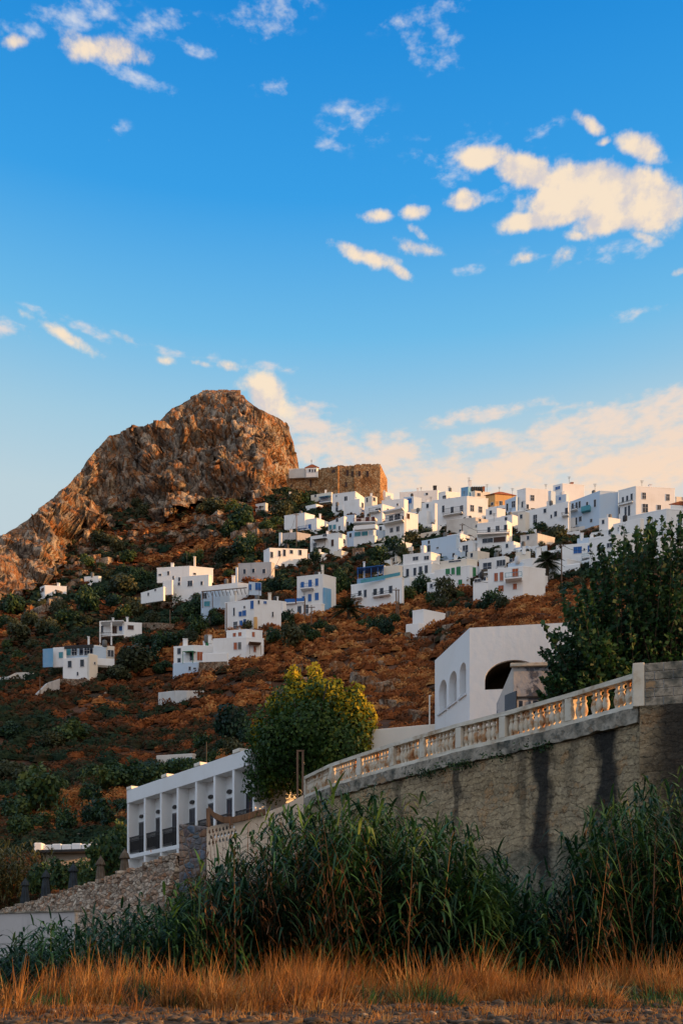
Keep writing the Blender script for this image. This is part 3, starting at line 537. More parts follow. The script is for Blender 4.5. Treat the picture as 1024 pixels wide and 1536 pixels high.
# ---------------------------------------------------------------- houses of the village
PANE = {'d': 'glass', 'b': 'paint_blue', 'g': 'paint_green', 'o': 'paint_orange', 'r': 'paint_brown', 't': 'paint_teal', 'y': 'paint_grey'}
RECTS = []
class House:
    def __init__(s, name, cat, label, px, py, group=None):
        D = hit(px, py); p = P(px, py, D); s.D = D; s.root = empty(name, (p.x, p.y, p.z), label, cat, group); s.faces = []; s.blocks = 0
    def block(s, xl, xc, xr, yt, yb, aL=28, aR=24, mat='white', dD=0, name='wall', tl=0, tr=0, lip=True, bevel=.10, depth=None):
        """walls seen from corner xc: left face runs back at aL degrees to column xl, right face at aR to xr; tl / tr raise the far ends of the parapet"""
        RECTS.append((xl, xr, yt, yb))
        D = s.D+dD; mc = (xc-512)/F; C = Vector((mc*D, D))
        def end(px, a, sg):
            m = (px-512)/F; c, n = math.cos(R(a)), math.sin(R(a))
            t = (C.x-m*D)/(c+m*n) if sg < 0 else (m*D-C.x)/(c-m*n)
            return C+Vector((sg*c*t, n*t)), t
        if xl < xc: Lp, _ = end(xl, aL, -1)
        else: a = R(aR); Lp = C+Vector((-math.sin(a), math.cos(a)))*(depth or 6)
        if xr > xc: Rp, _ = end(xr, aR, 1)
        else: a = R(aL); Rp = C+Vector((math.sin(a), math.cos(a)))*(depth or 6)
        zt = Z(yt, D); zb = Z(yb, D)-(3.5 if dD == 0 else 0.3); B = Lp+Rp-C
        m = MB(); m.prism([C, Rp, B, Lp], zb, [zt, zt+tr, zt+(tl+tr), zt+tl])
        w = m.build(name, mat, s.root, bevel=bevel)
        if lip and yb-yt > 12:                       # low parapet kerb round the flat roof
            k = MB(); ce = (C+B)/2; ins = [q+(ce-q)*(-.012) for q in (C, Rp, B, Lp)]
            hs = [zt, zt+tr, zt+tl+tr, zt+tl]; k.prism(ins, [h-.22 for h in hs], [h+.05 for h in hs]); k.build('parapet', mat, w, bevel=.06)
        s.faces = [(C, Lp, xl, xc), (C, Rp, xc, xr)]; s.top = zt; s.cur = w; s.C = C; s.cD = D
        return s
    def on(s, px, py):
        """point on the wall face seen at px, with the outward normal and the along direction"""
        f = s.faces[0] if (px < s.faces[0][3] and s.faces[0][2] < s.faces[0][3]) or s.faces[1][2] == s.faces[1][3] else s.faces[1]
        A, Bp = f[0], f[1]; d = (Bp-A).normalized(); m = (px-512)/F
        t = (m*A.y-A.x)/(d.x-m*d.y); q = A+d*t
        al = d if d.x > 0 else -d; n = Vector((al.y, -al.x))
        return Vector((q.x, q.y, Z(py, q.y))), al.to_3d(), n.to_3d()
    def win(s, px, py, w, h, k='d', frame='frame_white', door=False):
        p, al, n = s.on(px, py); sc = p.y/F
        m = p.x/p.y; ww = 1.12*w*sc/max(.35, abs(al.x-m*al.y)); hh = 1.1*h*sc; up = Vector((0, 0, 1)); t = .055
        o = p-al*ww/2-up*hh/2
        f = MB(); b = t
        f.box(o-al*b-up*b-n*.05, al*b, n*.11, up*(hh+2*b)); f.box(o+al*ww-up*b-n*.05, al*b, n*.11, up*(hh+2*b))
        f.box(o-up*b-n*.05, al*ww, n*.13 if not door else n*.09, up*b); f.box(o+up*hh-n*.05, al*ww, n*.11, up*b)
        fo = f.build('door' if door else 'window', frame, s.root)
        g = MB()
        if k == 'd' or k == 'r' and not door:
            g.box(o-n*.05, al*ww, n*.07, up*hh); po = g.build('pane', PANE[k], fo)
            if ww > .7:
                c = MB(); c.box(o+al*(ww/2-.02)+n*.022, al*.04, n*.03, up*hh)
                if hh > 1.2: c.box(o+up*(hh*.55)+n*.022, al*(ww/2-.02), n*.026, up*.04); c.box(o+al*(ww/2+.02)+up*(hh*.55)+n*.022, al*(ww/2-.02), n*.026, up*.04)
                c.build('glazing_bar', frame if k == 'd' else 'paint_brown', po if False else fo)
        else:
            for i in (0, 1):
                g.box(o+al*(i*ww/2+.015)-n*.05, al*(ww/2-.03), n*.09, up*hh)
                for j in range(int(hh/.28)): g.box(o+al*(i*ww/2+.05)+n*.042+up*(.08+j*.28), al*(ww/2-.1), n*.02, up*.12)
            g.build('shutter' if not door else 'door_leaf', PANE[k], fo)
        return s
    def wins(s, lst, k='d', **kw):
        for q in lst: s.win(*q[:4], q[4] if len(q) > 4 else k, **kw)
        return s
    def balcony(s, x0, x1, ys, h, mat='iron', out=1.0, solid=False, slab='white'):
        p0, al, n = s.on(x0, ys); p1, _, _ = s.on(x1, ys); p1.z = p0.z; up = Vector((0, 0, 1)); d = p1-p0; L_ = d.length; al = d.normalized(); hh = h*p0.y/F
        m = MB(); m.box(p0-n*.05, d, n*(out+.05), up*-.2); b = m.build('balcony', slab, s.root)
        r = MB(); e = n*(out-.06)
        if solid:
            r.box(p0+e, d, n*.05, up*hh); r.box(p0+n*.03, al*.05, e-n*.03, up*hh); r.box(p1+n*.03-al*.05, al*.05, e-n*.03, up*hh)
        else:
            r.box(p0+e+up*hh, d, n*.05, up*.05); r.box(p0+e+up*.1, d, n*.04, up*.04)
            for i in range(int(L_/.22)+1): r.box(p0+e+al*min(L_-.03, i*.22), al*.03, n*.03, up*hh)
            for q in (p0, p1-al*.04): r.box(q+up*hh+n*.03, al*.04, e-n*.03, up*.05); r.box(q+up*(hh*.5)+n*.03, al*.03, e-n*.03, up*.03)
        r.build('railing', mat, b); return s
    def chimney(s, px, y0, y1, w=2.5, mat='white', dD=1.5):
        D = s.cD+dD; sc = D/F; p = P(px, y1, D); m = MB(); r = w*sc/2
        m.box(p-Vector((r, r, .6)), (2*r, 0, 0), (0, 2*r, 0), (0, 0, (y1-y0)*sc+.6))
        m.box(p+Vector((-r-.08, -r-.08, (y1-y0)*sc+.003)), (2*r+.16, 0, 0), (0, 2*r+.16, 0), (0, 0, .1))
        m.build('chimney', mat, s.root, bevel=.03); return s
    def antenna(s, px, y0, y1, dD=2):
        D = s.cD+dD; m = MB(); a = P(px, y1+2, D); b = P(px, y0, D); m.tube([a, b], .045, 5)
        for k in (0, .35, .7): m.box(b+Vector((-.5+k*.15, -.02, -.2-k)), (1-k*.3, 0, 0), (0, .04, 0), (0, 0, .04))
        m.build('antenna', 'iron', s.root); return s
    def part(s, name, mb, mat, bevel=0): mb.build(name, mat, s.root, bevel=bevel); return s
    def awning(s, x0, x1, y, out=1.6, drop=.5, mat='fabric_blue'):
        p0, al, n = s.on(x0, y); p1, _, _ = s.on(x1, y); p1.z = p0.z; m = MB(); d = p1-p0
        m.add([p0, p1, p1+n*out+Vector((0, 0, -drop)), p0+n*out+Vector((0, 0, -drop)), p0+Vector((0, 0, .06)), p1+Vector((0, 0, .06)), p1+n*out+Vector((0, 0, -drop+.06)), p0+n*out+Vector((0, 0, -drop+.06))],
              [(3, 2, 1, 0), (4, 5, 6, 7), (0, 1, 5, 4), (1, 2, 6, 5), (2, 3, 7, 6), (3, 0, 4, 7)])
        al = d.normalized()
        for q in (p0+n*(out-.1)+al*.05, p1+n*(out-.1)-al*.1): m.box(q+Vector((0, 0, -drop)), al*.06, n*.06, (0, 0, -1.9))
        m.build('awning', mat, s.root); return s
    def tiles(s, y0, mat='tile_roof', over=.3, rise=.9, name='roof'):
        """low hipped tiled roof on the current block"""
        C, Lp, Rp = s.faces[0][0], s.faces[0][1], s.faces[1][1]; B = Lp+Rp-C; ce = (C+B)/2
        q = [p+(p-ce).normalized()*over for p in (C, Rp, B, Lp)]; z = s.top+.02
        vs = [(p.x, p.y, z) for p in q]+[(p.x, p.y, z+.12) for p in q]+[(ce.x+(p.x-ce.x)*.15, ce.y+(p.y-ce.y)*.15, z+rise) for p in q]
        m = MB(); m.add(vs, [(3, 2, 1, 0)]+[(i, (i+1) % 4, 4+(i+1) % 4, 4+i) for i in range(4)]+[(4+i, 4+(i+1) % 4, 8+(i+1) % 4, 8+i) for i in range(4)]+[(8, 9, 10, 11)])
        m.build(name, mat, s.root); return s
def H(label, px, py, name='village_house', cat='house', group='whitewashed houses of the hillside village'): return House(name, cat, label, px, py, group)
# --- top, below the fort
h = H('small white house with a reddish tiled roof and one chimney below the crag', 439, 762)
h.block(416, 439, 441, 747, 762, 15, 60, 'cream', lip=False).tiles(747, rise=.5, over=.15).chimney(435, 739, 747, 3, 'cream').block(403, 418, 420, 751, 763, 15, 60, 'bluewhite', dD=1).win(411, 757, 2.5, 3)
h = H('weathered pale hut at the foot of the crag', 398, 770, cat='hut'); h.block(383, 398, 402, 754, 770, 18, 40, 'white_old').win(390, 761, 3, 4, 'r')
h = H('low cream house directly under the brick-brown fort', 497, 760); h.block(466, 497, 499, 738, 760, 18, 50, 'cream').win(473, 744, 2.5, 3).awning(480, 496, 747, mat='paint_teal')
h = H('tall plain white house with one square window under the fort', 533, 772); h.block(498, 533, 547, 737, 772, 14, 55, 'white_clean').wins([(518.5, 748, 4, 6), (504.5, 744, 1.6, 2), (503, 768.5, 5, 6), (511, 768.5, 6, 5)]).balcony(480, 498, 756, 8, 'paint_blue')
h = H('narrow white house with a blank left wall and shaded balcony', 539, 779); h.block(515, 539, 547, 748, 779, 20, 40, 'white').wins([(543.5, 758, 2.5, 7), (544, 768, 3, 6)]).balcony(539.5, 547, 770, 5, 'paint_blue')
h = H('white house with arched parapet and two pale blue windows at the wall foot', 516, 802); h.block(492, 516, 520, 774, 802, 24, 45, 'white', tl=-.8).wins([(505.5, 780, 3, 5), (509, 792, 2, 5)]).wins([(495.5, 791, 4, 6), (501.5, 790.5, 4, 6)], 't')
h.block(516, 532, 534, 772, 800, 10, 50, 'bluewhite', dD=3).wins([(521, 786, 3, 6), (528, 788, 3, 5)])
h = H('large white house with a blue balcony and stepped roof left of the village', 475, 801)
h.block(426, 475, 492, 777, 801, 17, 38, 'white').wins([(450.8, 792, 3.6, 7), (457.5, 791, 3.6, 7), (464.5, 790.5, 3.6, 7)], 'b').balcony(448, 465.5, 798, 5, 'paint_blue').win(450.5, 783.5, 3, 2.5).block(426, 457, 472, 769, 790, 17, 30, 'white', dD=.6).chimney(480, 772, 777, 3)
h = H('cream two storey house with a grey stained upper wall', 445, 822)
h.block(419, 445, 466, 798, 822, 12, 22, 'grey_plaster').wins([(429, 813.4, 4, 8)]).win(461, 812.7, 5, 10, 'r').block(418, 422, 423, 799, 822, 15, 40, 'white', dD=-.4)
h = H('long white two storey house with a blue-grey shadowed gable', 404, 866)
h.block(395, 404, 461, 822, 866, 45, 14, 'white', tr=.6).wins([(407.5, 832.4, 3.4, 8), (419, 830.5, 3, 8), (426.5, 829.5, 3.5, 9), (437, 828, 4, 5), (424.5, 850, 4, 8), (410, 852, 3, 12), (450, 829, 4, 7)]).antenna(398, 812, 822)
h = H('grey plastered house with three small windows and a pale side pillar', 407, 876)
h.block(357, 407, 412, 843, 876, 10, 50, 'grey_plaster', tl=.2).wins([(366.7, 857.6, 3.6, 6.5), (380, 856.3, 3.8, 5.5), (395.8, 857, 4, 6)]).block(353, 356, 357, 851, 873, 15, 40, 'white', dD=-.5)
h = H('white house with a dark awning over its door', 508, 832); h.block(465, 508, 521, 799, 832, 17, 38, 'white').wins([(472, 821, 4, 11), (498.5, 814.5, 3.4, 9, 'r'), (487, 803, 5, 3)]).awning(471, 491, 811, mat='iron').win(516, 812, 2, 6)
h = H('white house with a red-shaded roof terrace and green glass below', 566, 822)
h.block(530, 562, 566, 803, 822, 14, 50, 'white').block(531, 560, 564, 790, 806, 10, 50, 'bluewhite', dD=.6).wins([(536, 801.5, 8, 6), (547, 800.5, 8, 6)], 't').block(530, 563, 567, 786, 790.5, 10, 50, 'white', dD=-1.2, lip=False)
h.block(533, 560, 566, 775, 787, 10, 50, 'cream', dD=3).wins([(538, 782.5, 6, 8), (551, 780.5, 5, 9), (559.5, 779.5, 4, 8)], 'r').balcony(531, 563, 786, 5, 'paint_red', 1.2)
h = H('rough stone shed among the trees below the red terrace', 545, 843, 'stone_shed', 'shed', None); h.block(528, 545, 547, 821, 843, 10, 50, 'dry_stone', lip=False).win(536, 832, 3, 6, 'r')
# --- upper middle
h = H('white and cream house with a recessed balcony facing the fort', 573, 788)
h.block(546, 573, 592, 756, 788, 20, 30, 'white').win(567, 766, 7, 6).balcony(554.5, 570, 770, 4.5).win(581.5, 764.5, 2, 2.5).wins([(551, 779, 3, 6)])
h.block(546, 558, 566, 744, 757, 20, 25, 'cream', dD=5).wins([(550.5, 750, 2, 6), (561, 749, 3, 5)])
h = H('low white house with one pale blue door on the upper lane', 632, 772); h.block(605, 620, 632, 744.5, 772, 12, 25, 'bluewhite').win(614, 751.5, 6, 7, 'b').block(572, 606, 612, 748, 776, 10, 40, 'white', dD=-1.0).win(596, 757, 2, 3)
h = H('long low roofline house on the crest with a dark chimney pot', 656, 756); h.block(599, 656, 660, 735, 756, 4, 50, 'white', tl=-.3).win(640, 741, 3, 3)
h.chimney(652, 730, 735, 5, 'iron')
h = H('rounded white house with stacked curved balconies', 606, 820)
h.block(577, 606, 627, 767, 820, 24, 24, 'white').wins([(586.5, 778.5, 5, 9), (596, 776.5, 7, 10), (587, 795.5, 4, 6), (596.5, 793.5, 4, 7), (604, 813, 6, 10, 't')]).win(612, 774.5, 4, 7, 'r').win(604.5, 779, 2, 9)
h.balcony(577, 606, 771, .1, 'white', 1.4).balcony(577, 606, 788, 5, 'iron', 1.4)
h = H('small white house with a domed roof left of the blue roof room', 668, 770); h.block(657, 668, 690, 737, 770, 20, 20, 'white', tr=.4).wins([(666.3, 747, 4.6, 6.5), (674, 748, 2, 2)])
h = H('broad white house with an iron balcony below the blue roof room', 700, 786)
h.block(648, 700, 732, 744, 786, 22, 14, 'white', tl=.5).wins([(664.6, 763.5, 3, 9), (678, 767, 3.6, 12), (692, 765.5, 4, 13)]).balcony(665, 694, 775, 8).wins([(708, 762.5, 4.6, 8.5), (720.3, 764.5, 4.6, 8)]).block(648, 652, 656, 755, 786, 20, 20, 'white', dD=-.3)
h = H('bright blue roof room with a tall white chimney', 702, 745, 'roof_room', 'roof room'); h.block(691, 702, 707, 730, 748, 18, 50, 'bluewash').chimney(704.5, 722, 742, 4, 'white').antenna(703, 716, 722)
h = H('white house with cluttered water tanks on its roof', 728, 752); h.block(707, 712, 735, 736, 756, 30, 12, 'cream').wins([(718, 742, 4, 4)])
t = MB()
for i in range(5): q = P(708+i*3.4, 736.5, h.cD+1.2); t.lathe(q, [(.42, 0), (.45, .2), (.45, 1.1), (.3, 1.25)], 8)
h.part('water_tank', t, 'iron').chimney(725, 731, 737, 3.5, 'terracotta').antenna(730, 726, 736)
h = H('orange-lit house with a red tiled roof on the crest', 742, 764); h.block(728, 742, 772, 741, 764, 25, 10, 'orange_wall', lip=False).tiles(741, rise=1.0, over=.45).wins([(751, 755, 4, 6), (738, 756, 3, 4)])  # low sun's orange is painted into this house's wall colour
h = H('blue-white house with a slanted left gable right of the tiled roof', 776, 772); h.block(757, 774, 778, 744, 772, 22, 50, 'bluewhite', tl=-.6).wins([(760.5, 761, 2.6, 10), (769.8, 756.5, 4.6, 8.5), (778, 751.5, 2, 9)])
h = H('tower-like white house with a pale blue side on the crest', 788, 772); h.block(775, 788, 822, 732, 772, 30, 8, 'white').wins([(798.3, 747, 4.8, 7.5), (791, 760, 3, 6)]).win(783, 757, 2, 8)
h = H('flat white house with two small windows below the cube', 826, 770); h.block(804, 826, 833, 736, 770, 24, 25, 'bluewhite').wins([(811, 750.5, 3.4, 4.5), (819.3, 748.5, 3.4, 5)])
h = H('topmost white cube house with a chimney on the skyline', 843, 765); h.block(829, 843, 876, 725, 765, 28, 8, 'white').wins([(835, 732.5, 4, 4), (838, 731.5, 3, 4)], 'b').chimney(857, 725, 728, 4.5, 'terracotta')
h = H('little white annexe with a blue door beside the long wall', 849, 768); h.block(832, 849, 853, 741, 768, 20, 40, 'bluewhite').wins([(839.5, 748, 3, 4, 'b'), (828, 750, 4, 3)])
h = H('long white wall house with five small dark windows', 852, 806)
h.block(788, 852, 856, 752, 806, 24, 40, 'white', tl=-.3).wins([(817, 766.3, 3.6, 5.5), (833, 771, 3.6, 7), (849.3, 768, 3.6, 11), (802.3, 779.5, 5, 13), (826.5, 775, 2, 5)]).balcony(843, 853, 775, 3)
h = H('tall bluish-white house with a teal balcony and an iron balcony', 899, 802)
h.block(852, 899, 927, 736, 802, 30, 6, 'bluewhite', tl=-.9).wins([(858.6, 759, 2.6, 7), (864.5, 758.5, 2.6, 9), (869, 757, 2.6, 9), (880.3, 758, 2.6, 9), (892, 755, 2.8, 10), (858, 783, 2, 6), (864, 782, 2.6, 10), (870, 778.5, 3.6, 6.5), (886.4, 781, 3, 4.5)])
h.balcony(855, 866.5, 768, 5, 'iron').balcony(873, 886, 769, 6, 'paint_teal', solid=True, slab='paint_teal')
h = H('big white block with six windows and a grey stained right wall', 953, 800)
h.block(927, 953, 1012, 729, 800, 32, 6, 'white').wins([(934, 749.6, 2.6, 7), (940.4, 747.6, 2.6, 7), (947, 745, 2.6, 8), (938, 767.6, 2.8, 13), (943.2, 766, 2.8, 14), (928.5, 766, 1.8, 9)]).wins([(965.6, 743.8, 4.8, 8.5), (1001.2, 746.2, 4.6, 8.5), (967.4, 762.5, 7, 11.5), (988, 761.5, 4.8, 7)]).balcony(928, 949, 758, 2, 'iron', .5)
h = H('low cream house at the right end of the skyline', 1014, 790); h.block(1012, 1014, 1050, 745, 790, 30, 8, 'cream').wins([(1028, 757, 4, 8)])
h = H('white house with a sunlit blue side wall and a red tiled porch roof', 999, 812)
h.block(941, 999, 1040, 763, 812, 30, 8, 'white', tl=.2).wins([(1019, 781, 4.4, 12, 'b'), (963, 790, 3, 5)]).block(1005, 1007, 1040, 757, 764, 30, 8, 'white', dD=1, lip=False).tiles(757, rise=.8)
h = H('pale house with a withered potted plant at its terrace', 960, 830); h.block(919, 960, 966, 777, 830, 20, 30, 'white', tl=-.4).wins([(928, 794, 3, 5)])
h = H('broad white gabled wall behind the big leafy shrub', 920, 850); h.block(883, 920, 975, 802, 850, 24, 10, 'white', tr=.8).wins([(914, 818, 7, 6), (945, 822, 5, 8)])
h = H('white house with cobalt blue shutters and a glazed balcony', 888, 852)
h.block(842, 886, 892, 814, 852, 12, 50, 'white').wins([(866, 825.3, 11, 9), (884, 823.3, 5, 9)], 'b').wins([(876, 824.5, 2, 3), (858, 845, 3, 5)]).balcony(872, 886, 839, 4, 'paint_teal').block(865, 883, 885, 806, 815, 12, 50, 'bluewhite', dD=2)
# --- middle band
h = H('white house with a beige unplastered lower wall', 713, 802); h.block(669, 713, 732, 776, 802, 12, 22, 'white_old').win(719.5, 780, 3, 4.5).wins([(690, 796, 3, 3)])
h = H('long terrace house with three dark doors and an open ground floor', 766, 826)
h.block(715, 760, 768, 781, 826, 12, 45, 'white').wins([(733, 794.8, 3.8, 7), (746, 792.8, 4.8, 7), (758, 791.4, 4.2, 7)]).balcony(716, 764, 804, 4, 'iron', 1.3).win(731, 811, 14, 6).win(749, 809.5, 16, 7, 'r')
h = H('stepped pale blue-white house with two small windows above a terrace', 686, 846); h.block(632, 684, 690, 802, 846, 18, 40, 'bluewhite', tl=-.3).wins([(643, 813.6, 2.8, 4.5), (643, 823, 4, 9), (660, 833, 4, 5), (656, 822, 3, 2)]).block(630, 636, 640, 818, 846, 18, 40, 'white', dD=-.4)
h = H('terrace house with wide dark glass doors and potted plants', 709, 842)
h.block(665, 709, 760, 811, 842, 20, 10, 'white').wins([(672.5, 832, 6.5, 14), (684.5, 829.5, 7.5, 14), (697.6, 826.5, 7, 15)]).win(722.5, 825, 8, 12).wins([(740, 827, 3, 5), (745, 826, 3, 5)])
t = MB()
for x in (717, 727, 736, 741, 746): q, al, n = h.on(x, 832.5); t.lathe(q+n*.5, [(.16, 0), (.24, .4), (.20, .45)], 8)
h.part('plant_pot', t, 'terracotta')
h = H('white house with four tall dark windows in a row', 647, 872)
h.block(604, 647, 664, 843, 872, 14, 34, 'white', tl=-.1).wins([(611, 859.4, 3.8, 10.5), (622, 857.8, 3.8, 10.5), (630.5, 856.2, 4.4, 11.5), (639, 854, 4, 10.5)]).block(604, 646, 660, 828, 846, 14, 34, 'white', dD=.5).wins([(623, 838, 7, 5), (639.5, 837, 6.4, 5.2)])
h = H('house with five green shutters and a curved cream wall', 704, 884)
h.block(651, 704, 730, 848, 884, 16, 20, 'white', tl=-.2).wins([(671.3, 857.6, 5.5, 7.5), (679.2, 857, 4.4, 9), (687.4, 856.6, 5.4, 11.5), (673.2, 873, 5, 6), (690, 873.6, 5, 7)], 'g').win(711, 858, 4.2, 12.5, 'g')
h.block(660, 700, 716, 838, 852, 14, 20, 'cream', dD=1.0).wins([(682, 842, 16, 2)])
h = H('upper white house with wide dark window and striped laundry wall', 740, 872); h.block(718, 757, 764, 834, 872, 14, 40, 'white', tl=-.2).wins([(730.5, 851.5, 11, 13), (749, 845, 7.5, 8), (755.5, 844.2, 3.6, 8)]).balcony(722, 737, 861, 4, 'fabric_cream', .8, solid=True)
h = H('white house with orange shutters and a turquoise balcony', 784, 900)
h.block(731, 784, 818, 849, 900, 14, 16, 'white').wins([(743.6, 866, 4.6, 11), (752, 865, 4.6, 11.5), (751, 883, 7, 8), (772, 880, 4.8, 7.5)], 'o').win(772.5, 861, 8, 14, 'o', door=True).balcony(758, 783, 872, 7, 'paint_teal', 1.3)
h.block(761, 783, 786, 843, 850, 14, 30, 'bluewhite', dD=.4).wins([(797, 857, 8, 8.5)], 'o').win(797, 879, 5, 2.5)
h = H('low white annexe with a shaded porch beside the orange-shutter house', 729, 902); h.block(709, 731, 733, 871, 902, 10, 40, 'white').wins([(716, 871, 8, 4)]).block(712, 729, 732, 866, 872, 10, 40, 'cream', dD=.5).wins([(724, 869, 8, 5)])
h = H('low white house with arched roofline behind the palm', 815, 872); h.block(765, 798, 842, 837, 872, 14, 10, 'white', tl=-.3).wins([(766, 841, 4, 4), (775, 839, 7, 3), (806, 843, 2, 2)]).chimney(807, 823, 838, 7, 'white').block(772, 792, 796, 827, 842, 14, 20, 'cream', dD=2)
h = H('bluish flat roof among trees above the arched house', 792, 832); h.block(771, 792, 796, 819, 834, 20, 30, 'bluewhite')
h = House('garden_wall', 'wall', 'white garden wall curving below the orange-shutter house', 812, 893); h.block(771, 812, 819, 884, 893, 8, 30, 'bluewhite', tl=-1.0, lip=False)
# --- centre and lower rows
h = H('long white two storey house with a blue roof railing and chimneys', 603, 916)
h.block(526, 603, 606, 866, 916, 22, 50, 'white', tl=.1).wins([(539.4, 893, 4.2, 12), (547.7, 890.5, 3.6, 10), (562.5, 889, 4.6, 10), (572.3, 889.5, 4.8, 13), (585.7, 884.5, 4.6, 10)]).balcony(529, 544, 899, 4, 'iron').balcony(560, 586, 896, 4, 'iron', .8)
h.block(574, 598, 604, 848, 868, 10, 24, 'cream', dD=4).win(571, 856, 3, 8, 'b').chimney(587, 839, 850, 3.5, 'cream').block(535, 576, 578, 864, 872, 14, 24, 'bluewash', dD=3, lip=False)
t = MB(); 
for x in (536, 546, 556, 566, 574): a = P(x, 868, h.D+3.2); t.box(a, (.12, 0, 0), (0, .12, 0), (0, 0, 17*a.y/F))
a = P(535, 853, h.D+3); b = P(576, 848, h.D+3); t.box(a, b-a, (0, 2.6, 0), (0, 0, .12))
h.part('pergola', t, 'paint_blue').chimney(546, 844, 872, 2.8)
t = MB(); a = P(541, 875, h.D+1.5); b = P(600, 863, h.D+.6); 
t.box(a, b-a, (0, .05, 0), (0, 0, .6)); h.part('roof_railing', t, 'paint_teal')
h = H('white two storey house with cobalt shutters and blue balcony', 484, 918)
h.block(445, 484, 504, 861, 918, 12, 34, 'white_clean', tl=-.1).wins([(453.6, 878, 4.4, 9), (465, 875.5, 4.4, 10), (475, 873.5, 4, 10), (475, 895, 5, 10), (464.5, 897, 4.4, 10), (455, 898, 4, 6)], 'b').balcony(452, 471, 885, 6, 'paint_blue').chimney(483.5, 849, 862, 4, 'cream', dD=2)
h.block(484, 486, 497, 881, 916, 20, 30, 'bluewash', dD=-.2, lip=False, depth=2)
h = H('white terrace wall with arches under the cobalt-shutter house', 485, 922)
h.block(428, 482, 487, 905, 922, 8, 40, 'white').wins([(449, 915, 5, 10), (459, 914, 6, 12)]).balcony(428, 443, 905.5, 5, 'paint_blue', .5, solid=True).balcony(445, 458, 904, 5, 'paint_blue', .5, solid=True)
h = H('L-shaped white house with blue shutters on two floors', 381, 950)
h.block(337, 381, 422, 899, 950, 16, 10, 'white').wins([(360.5, 921.3, 4.2, 6.5), (366.3, 920, 5, 7.5), (361.5, 935.3, 3.8, 7.5), (367, 934, 3.4, 9), (378, 907.5, 4.2, 11)], 'b').wins([(353, 939, 5, 11), (351, 918, 2, 11), (366.5, 911, 2, 3)]).wins([(388, 903.5, 2.4, 5), (397.5, 904, 4, 3.5, 'b'), (409, 922, 2, 7)]).chimney(404.5, 891, 903, 4.5, 'cream').chimney(353.5, 888, 903, 2.5, 'cream')
h.block(380, 384, 386, 925, 948, 16, 40, 'orange_wall', dD=-.5, lip=False, depth=1.2)
h = H('small white house with blue door joined to the terrace arches', 423, 932); h.block(400, 424, 430, 902, 932, 8, 30, 'white').wins([(419.5, 908.5, 4, 8, 'b')]).win(412, 920, 8, 10)
h = H('rounded white house with three orange shutters below the L-shaped house', 369, 992)
h.block(339, 369, 394, 944, 960, 12, 14, 'white', dD=2).wins([(351.5, 952.6, 4, 5), (359.8, 951.5, 4, 5), (380, 952, 3.6, 6.5)], 'o').block(319, 369, 396, 956, 992, 8, 12, 'white').win(353, 969.5, 4.4, 9.5, 'o').win(359.3, 969, 4.2, 9.5, 'y').win(382, 974, 3, 8, 'o', door=True).awning(372, 390, 967, 1.6, .1, 'wood_pole')
h = H('low white villa with green striped porch and a round-topped chimney', 297, 1012)
h.block(259, 296, 300, 993, 1012, 8, 40, 'bluewhite', lip=False).wins([(284.6, 1003, 3, 5), (292, 1003, 4, 2)]).block(260, 290, 322, 968, 996, 12, 8, 'white', dD=1.2).wins([(268.7, 977, 4.6, 8), (268.7, 991, 4.2, 6)]).win(287.5, 985, 5, 11).win(299.8, 984.5, 7.4, 11.5, 'o', door=True).awning(278, 294, 979, 1.4, .3, 'paint_green').chimney(278, 960, 968, 6.5, 'white')
h.block(304, 319, 322, 961, 982, 8, 30, 'white', dD=2.5).win(310.5, 967, 4, 6, 'g')
h = House('terrace_wall', 'wall', 'white terrace wall with a stone base in front of the low villa', 342, 1004); h.block(303, 341, 343, 979, 994, 6, 50, 'white', lip=False).block(298, 340, 341, 992, 1008, 6, 40, 'dry_stone', dD=-.2, lip=False)
h = H('sprawling white house with tall chimney and wing, beside dark cypress bushes', 313, 898)
h.block(258, 313, 318, 862, 898, 10, 45, 'white').wins([(285, 875.5, 6.2, 7.5), (269, 869, 2.6, 5), (260, 867, 2, 5), (268.5, 876, 3, 4), (302.5, 875, 2.6, 5)]).block(235, 284, 320, 849, 870, 8, 14, 'white', dD=4).wins([(252.5, 860, 2.8, 5), (240, 862.5, 4, 2.5), (292, 861, 3.4, 2.5)])
h.chimney(292, 836, 851, 3, 'cream').antenna(280, 829, 850).chimney(258.5, 846, 850, 4).block(244, 258, 260, 870, 890, 10, 40, 'white', dD=-.2).block(211, 245, 248, 880, 899, 20, 40, 'white', dD=-.4, tl=-.6).wins([(233, 885, 2, 3)]).win(222.5, 891.5, 2, 4)
h = H('white house with a vine pergola and pale blue walls', 372, 912)
h.block(301, 330, 345, 886, 914, 8, 20, 'bluewhite').wins([(306.5, 894, 6.5, 8), (310.5, 906, 8, 7, 't')]).block(309, 356, 373, 874, 900, 8, 14, 'white', dD=3, tl=-.4).chimney(350, 865, 875, 4.5).block(373, 374, 392, 873, 890, 8, 10, 'bluewhite', dD=1).win(387, 880, 8, 10, 'b').win(375, 881, 4, 8, 'b')
t = MB()
for x in (303, 318, 352): a = P(x, 912, h.D-3); t.box(a, (.14, 0, 0), (0, .14, 0), (0, 0, 24*a.y/F))
a = P(302, 888, h.D-3); b = P(370, 882, h.D-2.4); t.box(a, b-a, (0, .12, 0), (0, 0, .14)); a = P(302, 888, h.D-1); t.box(a, P(370, 882, h.D-.4)-P(302, 888, h.D-1), (0, .1, 0), (0, 0, .14))
for i in range(12): q = P(304+i*5.6, 887.6-i*.5, h.D-3.3); t.box(q, (.08, 0, 0), (0, 3, 0), (0, 0, .09))
h.part('pergola', t, 'wood_pole')
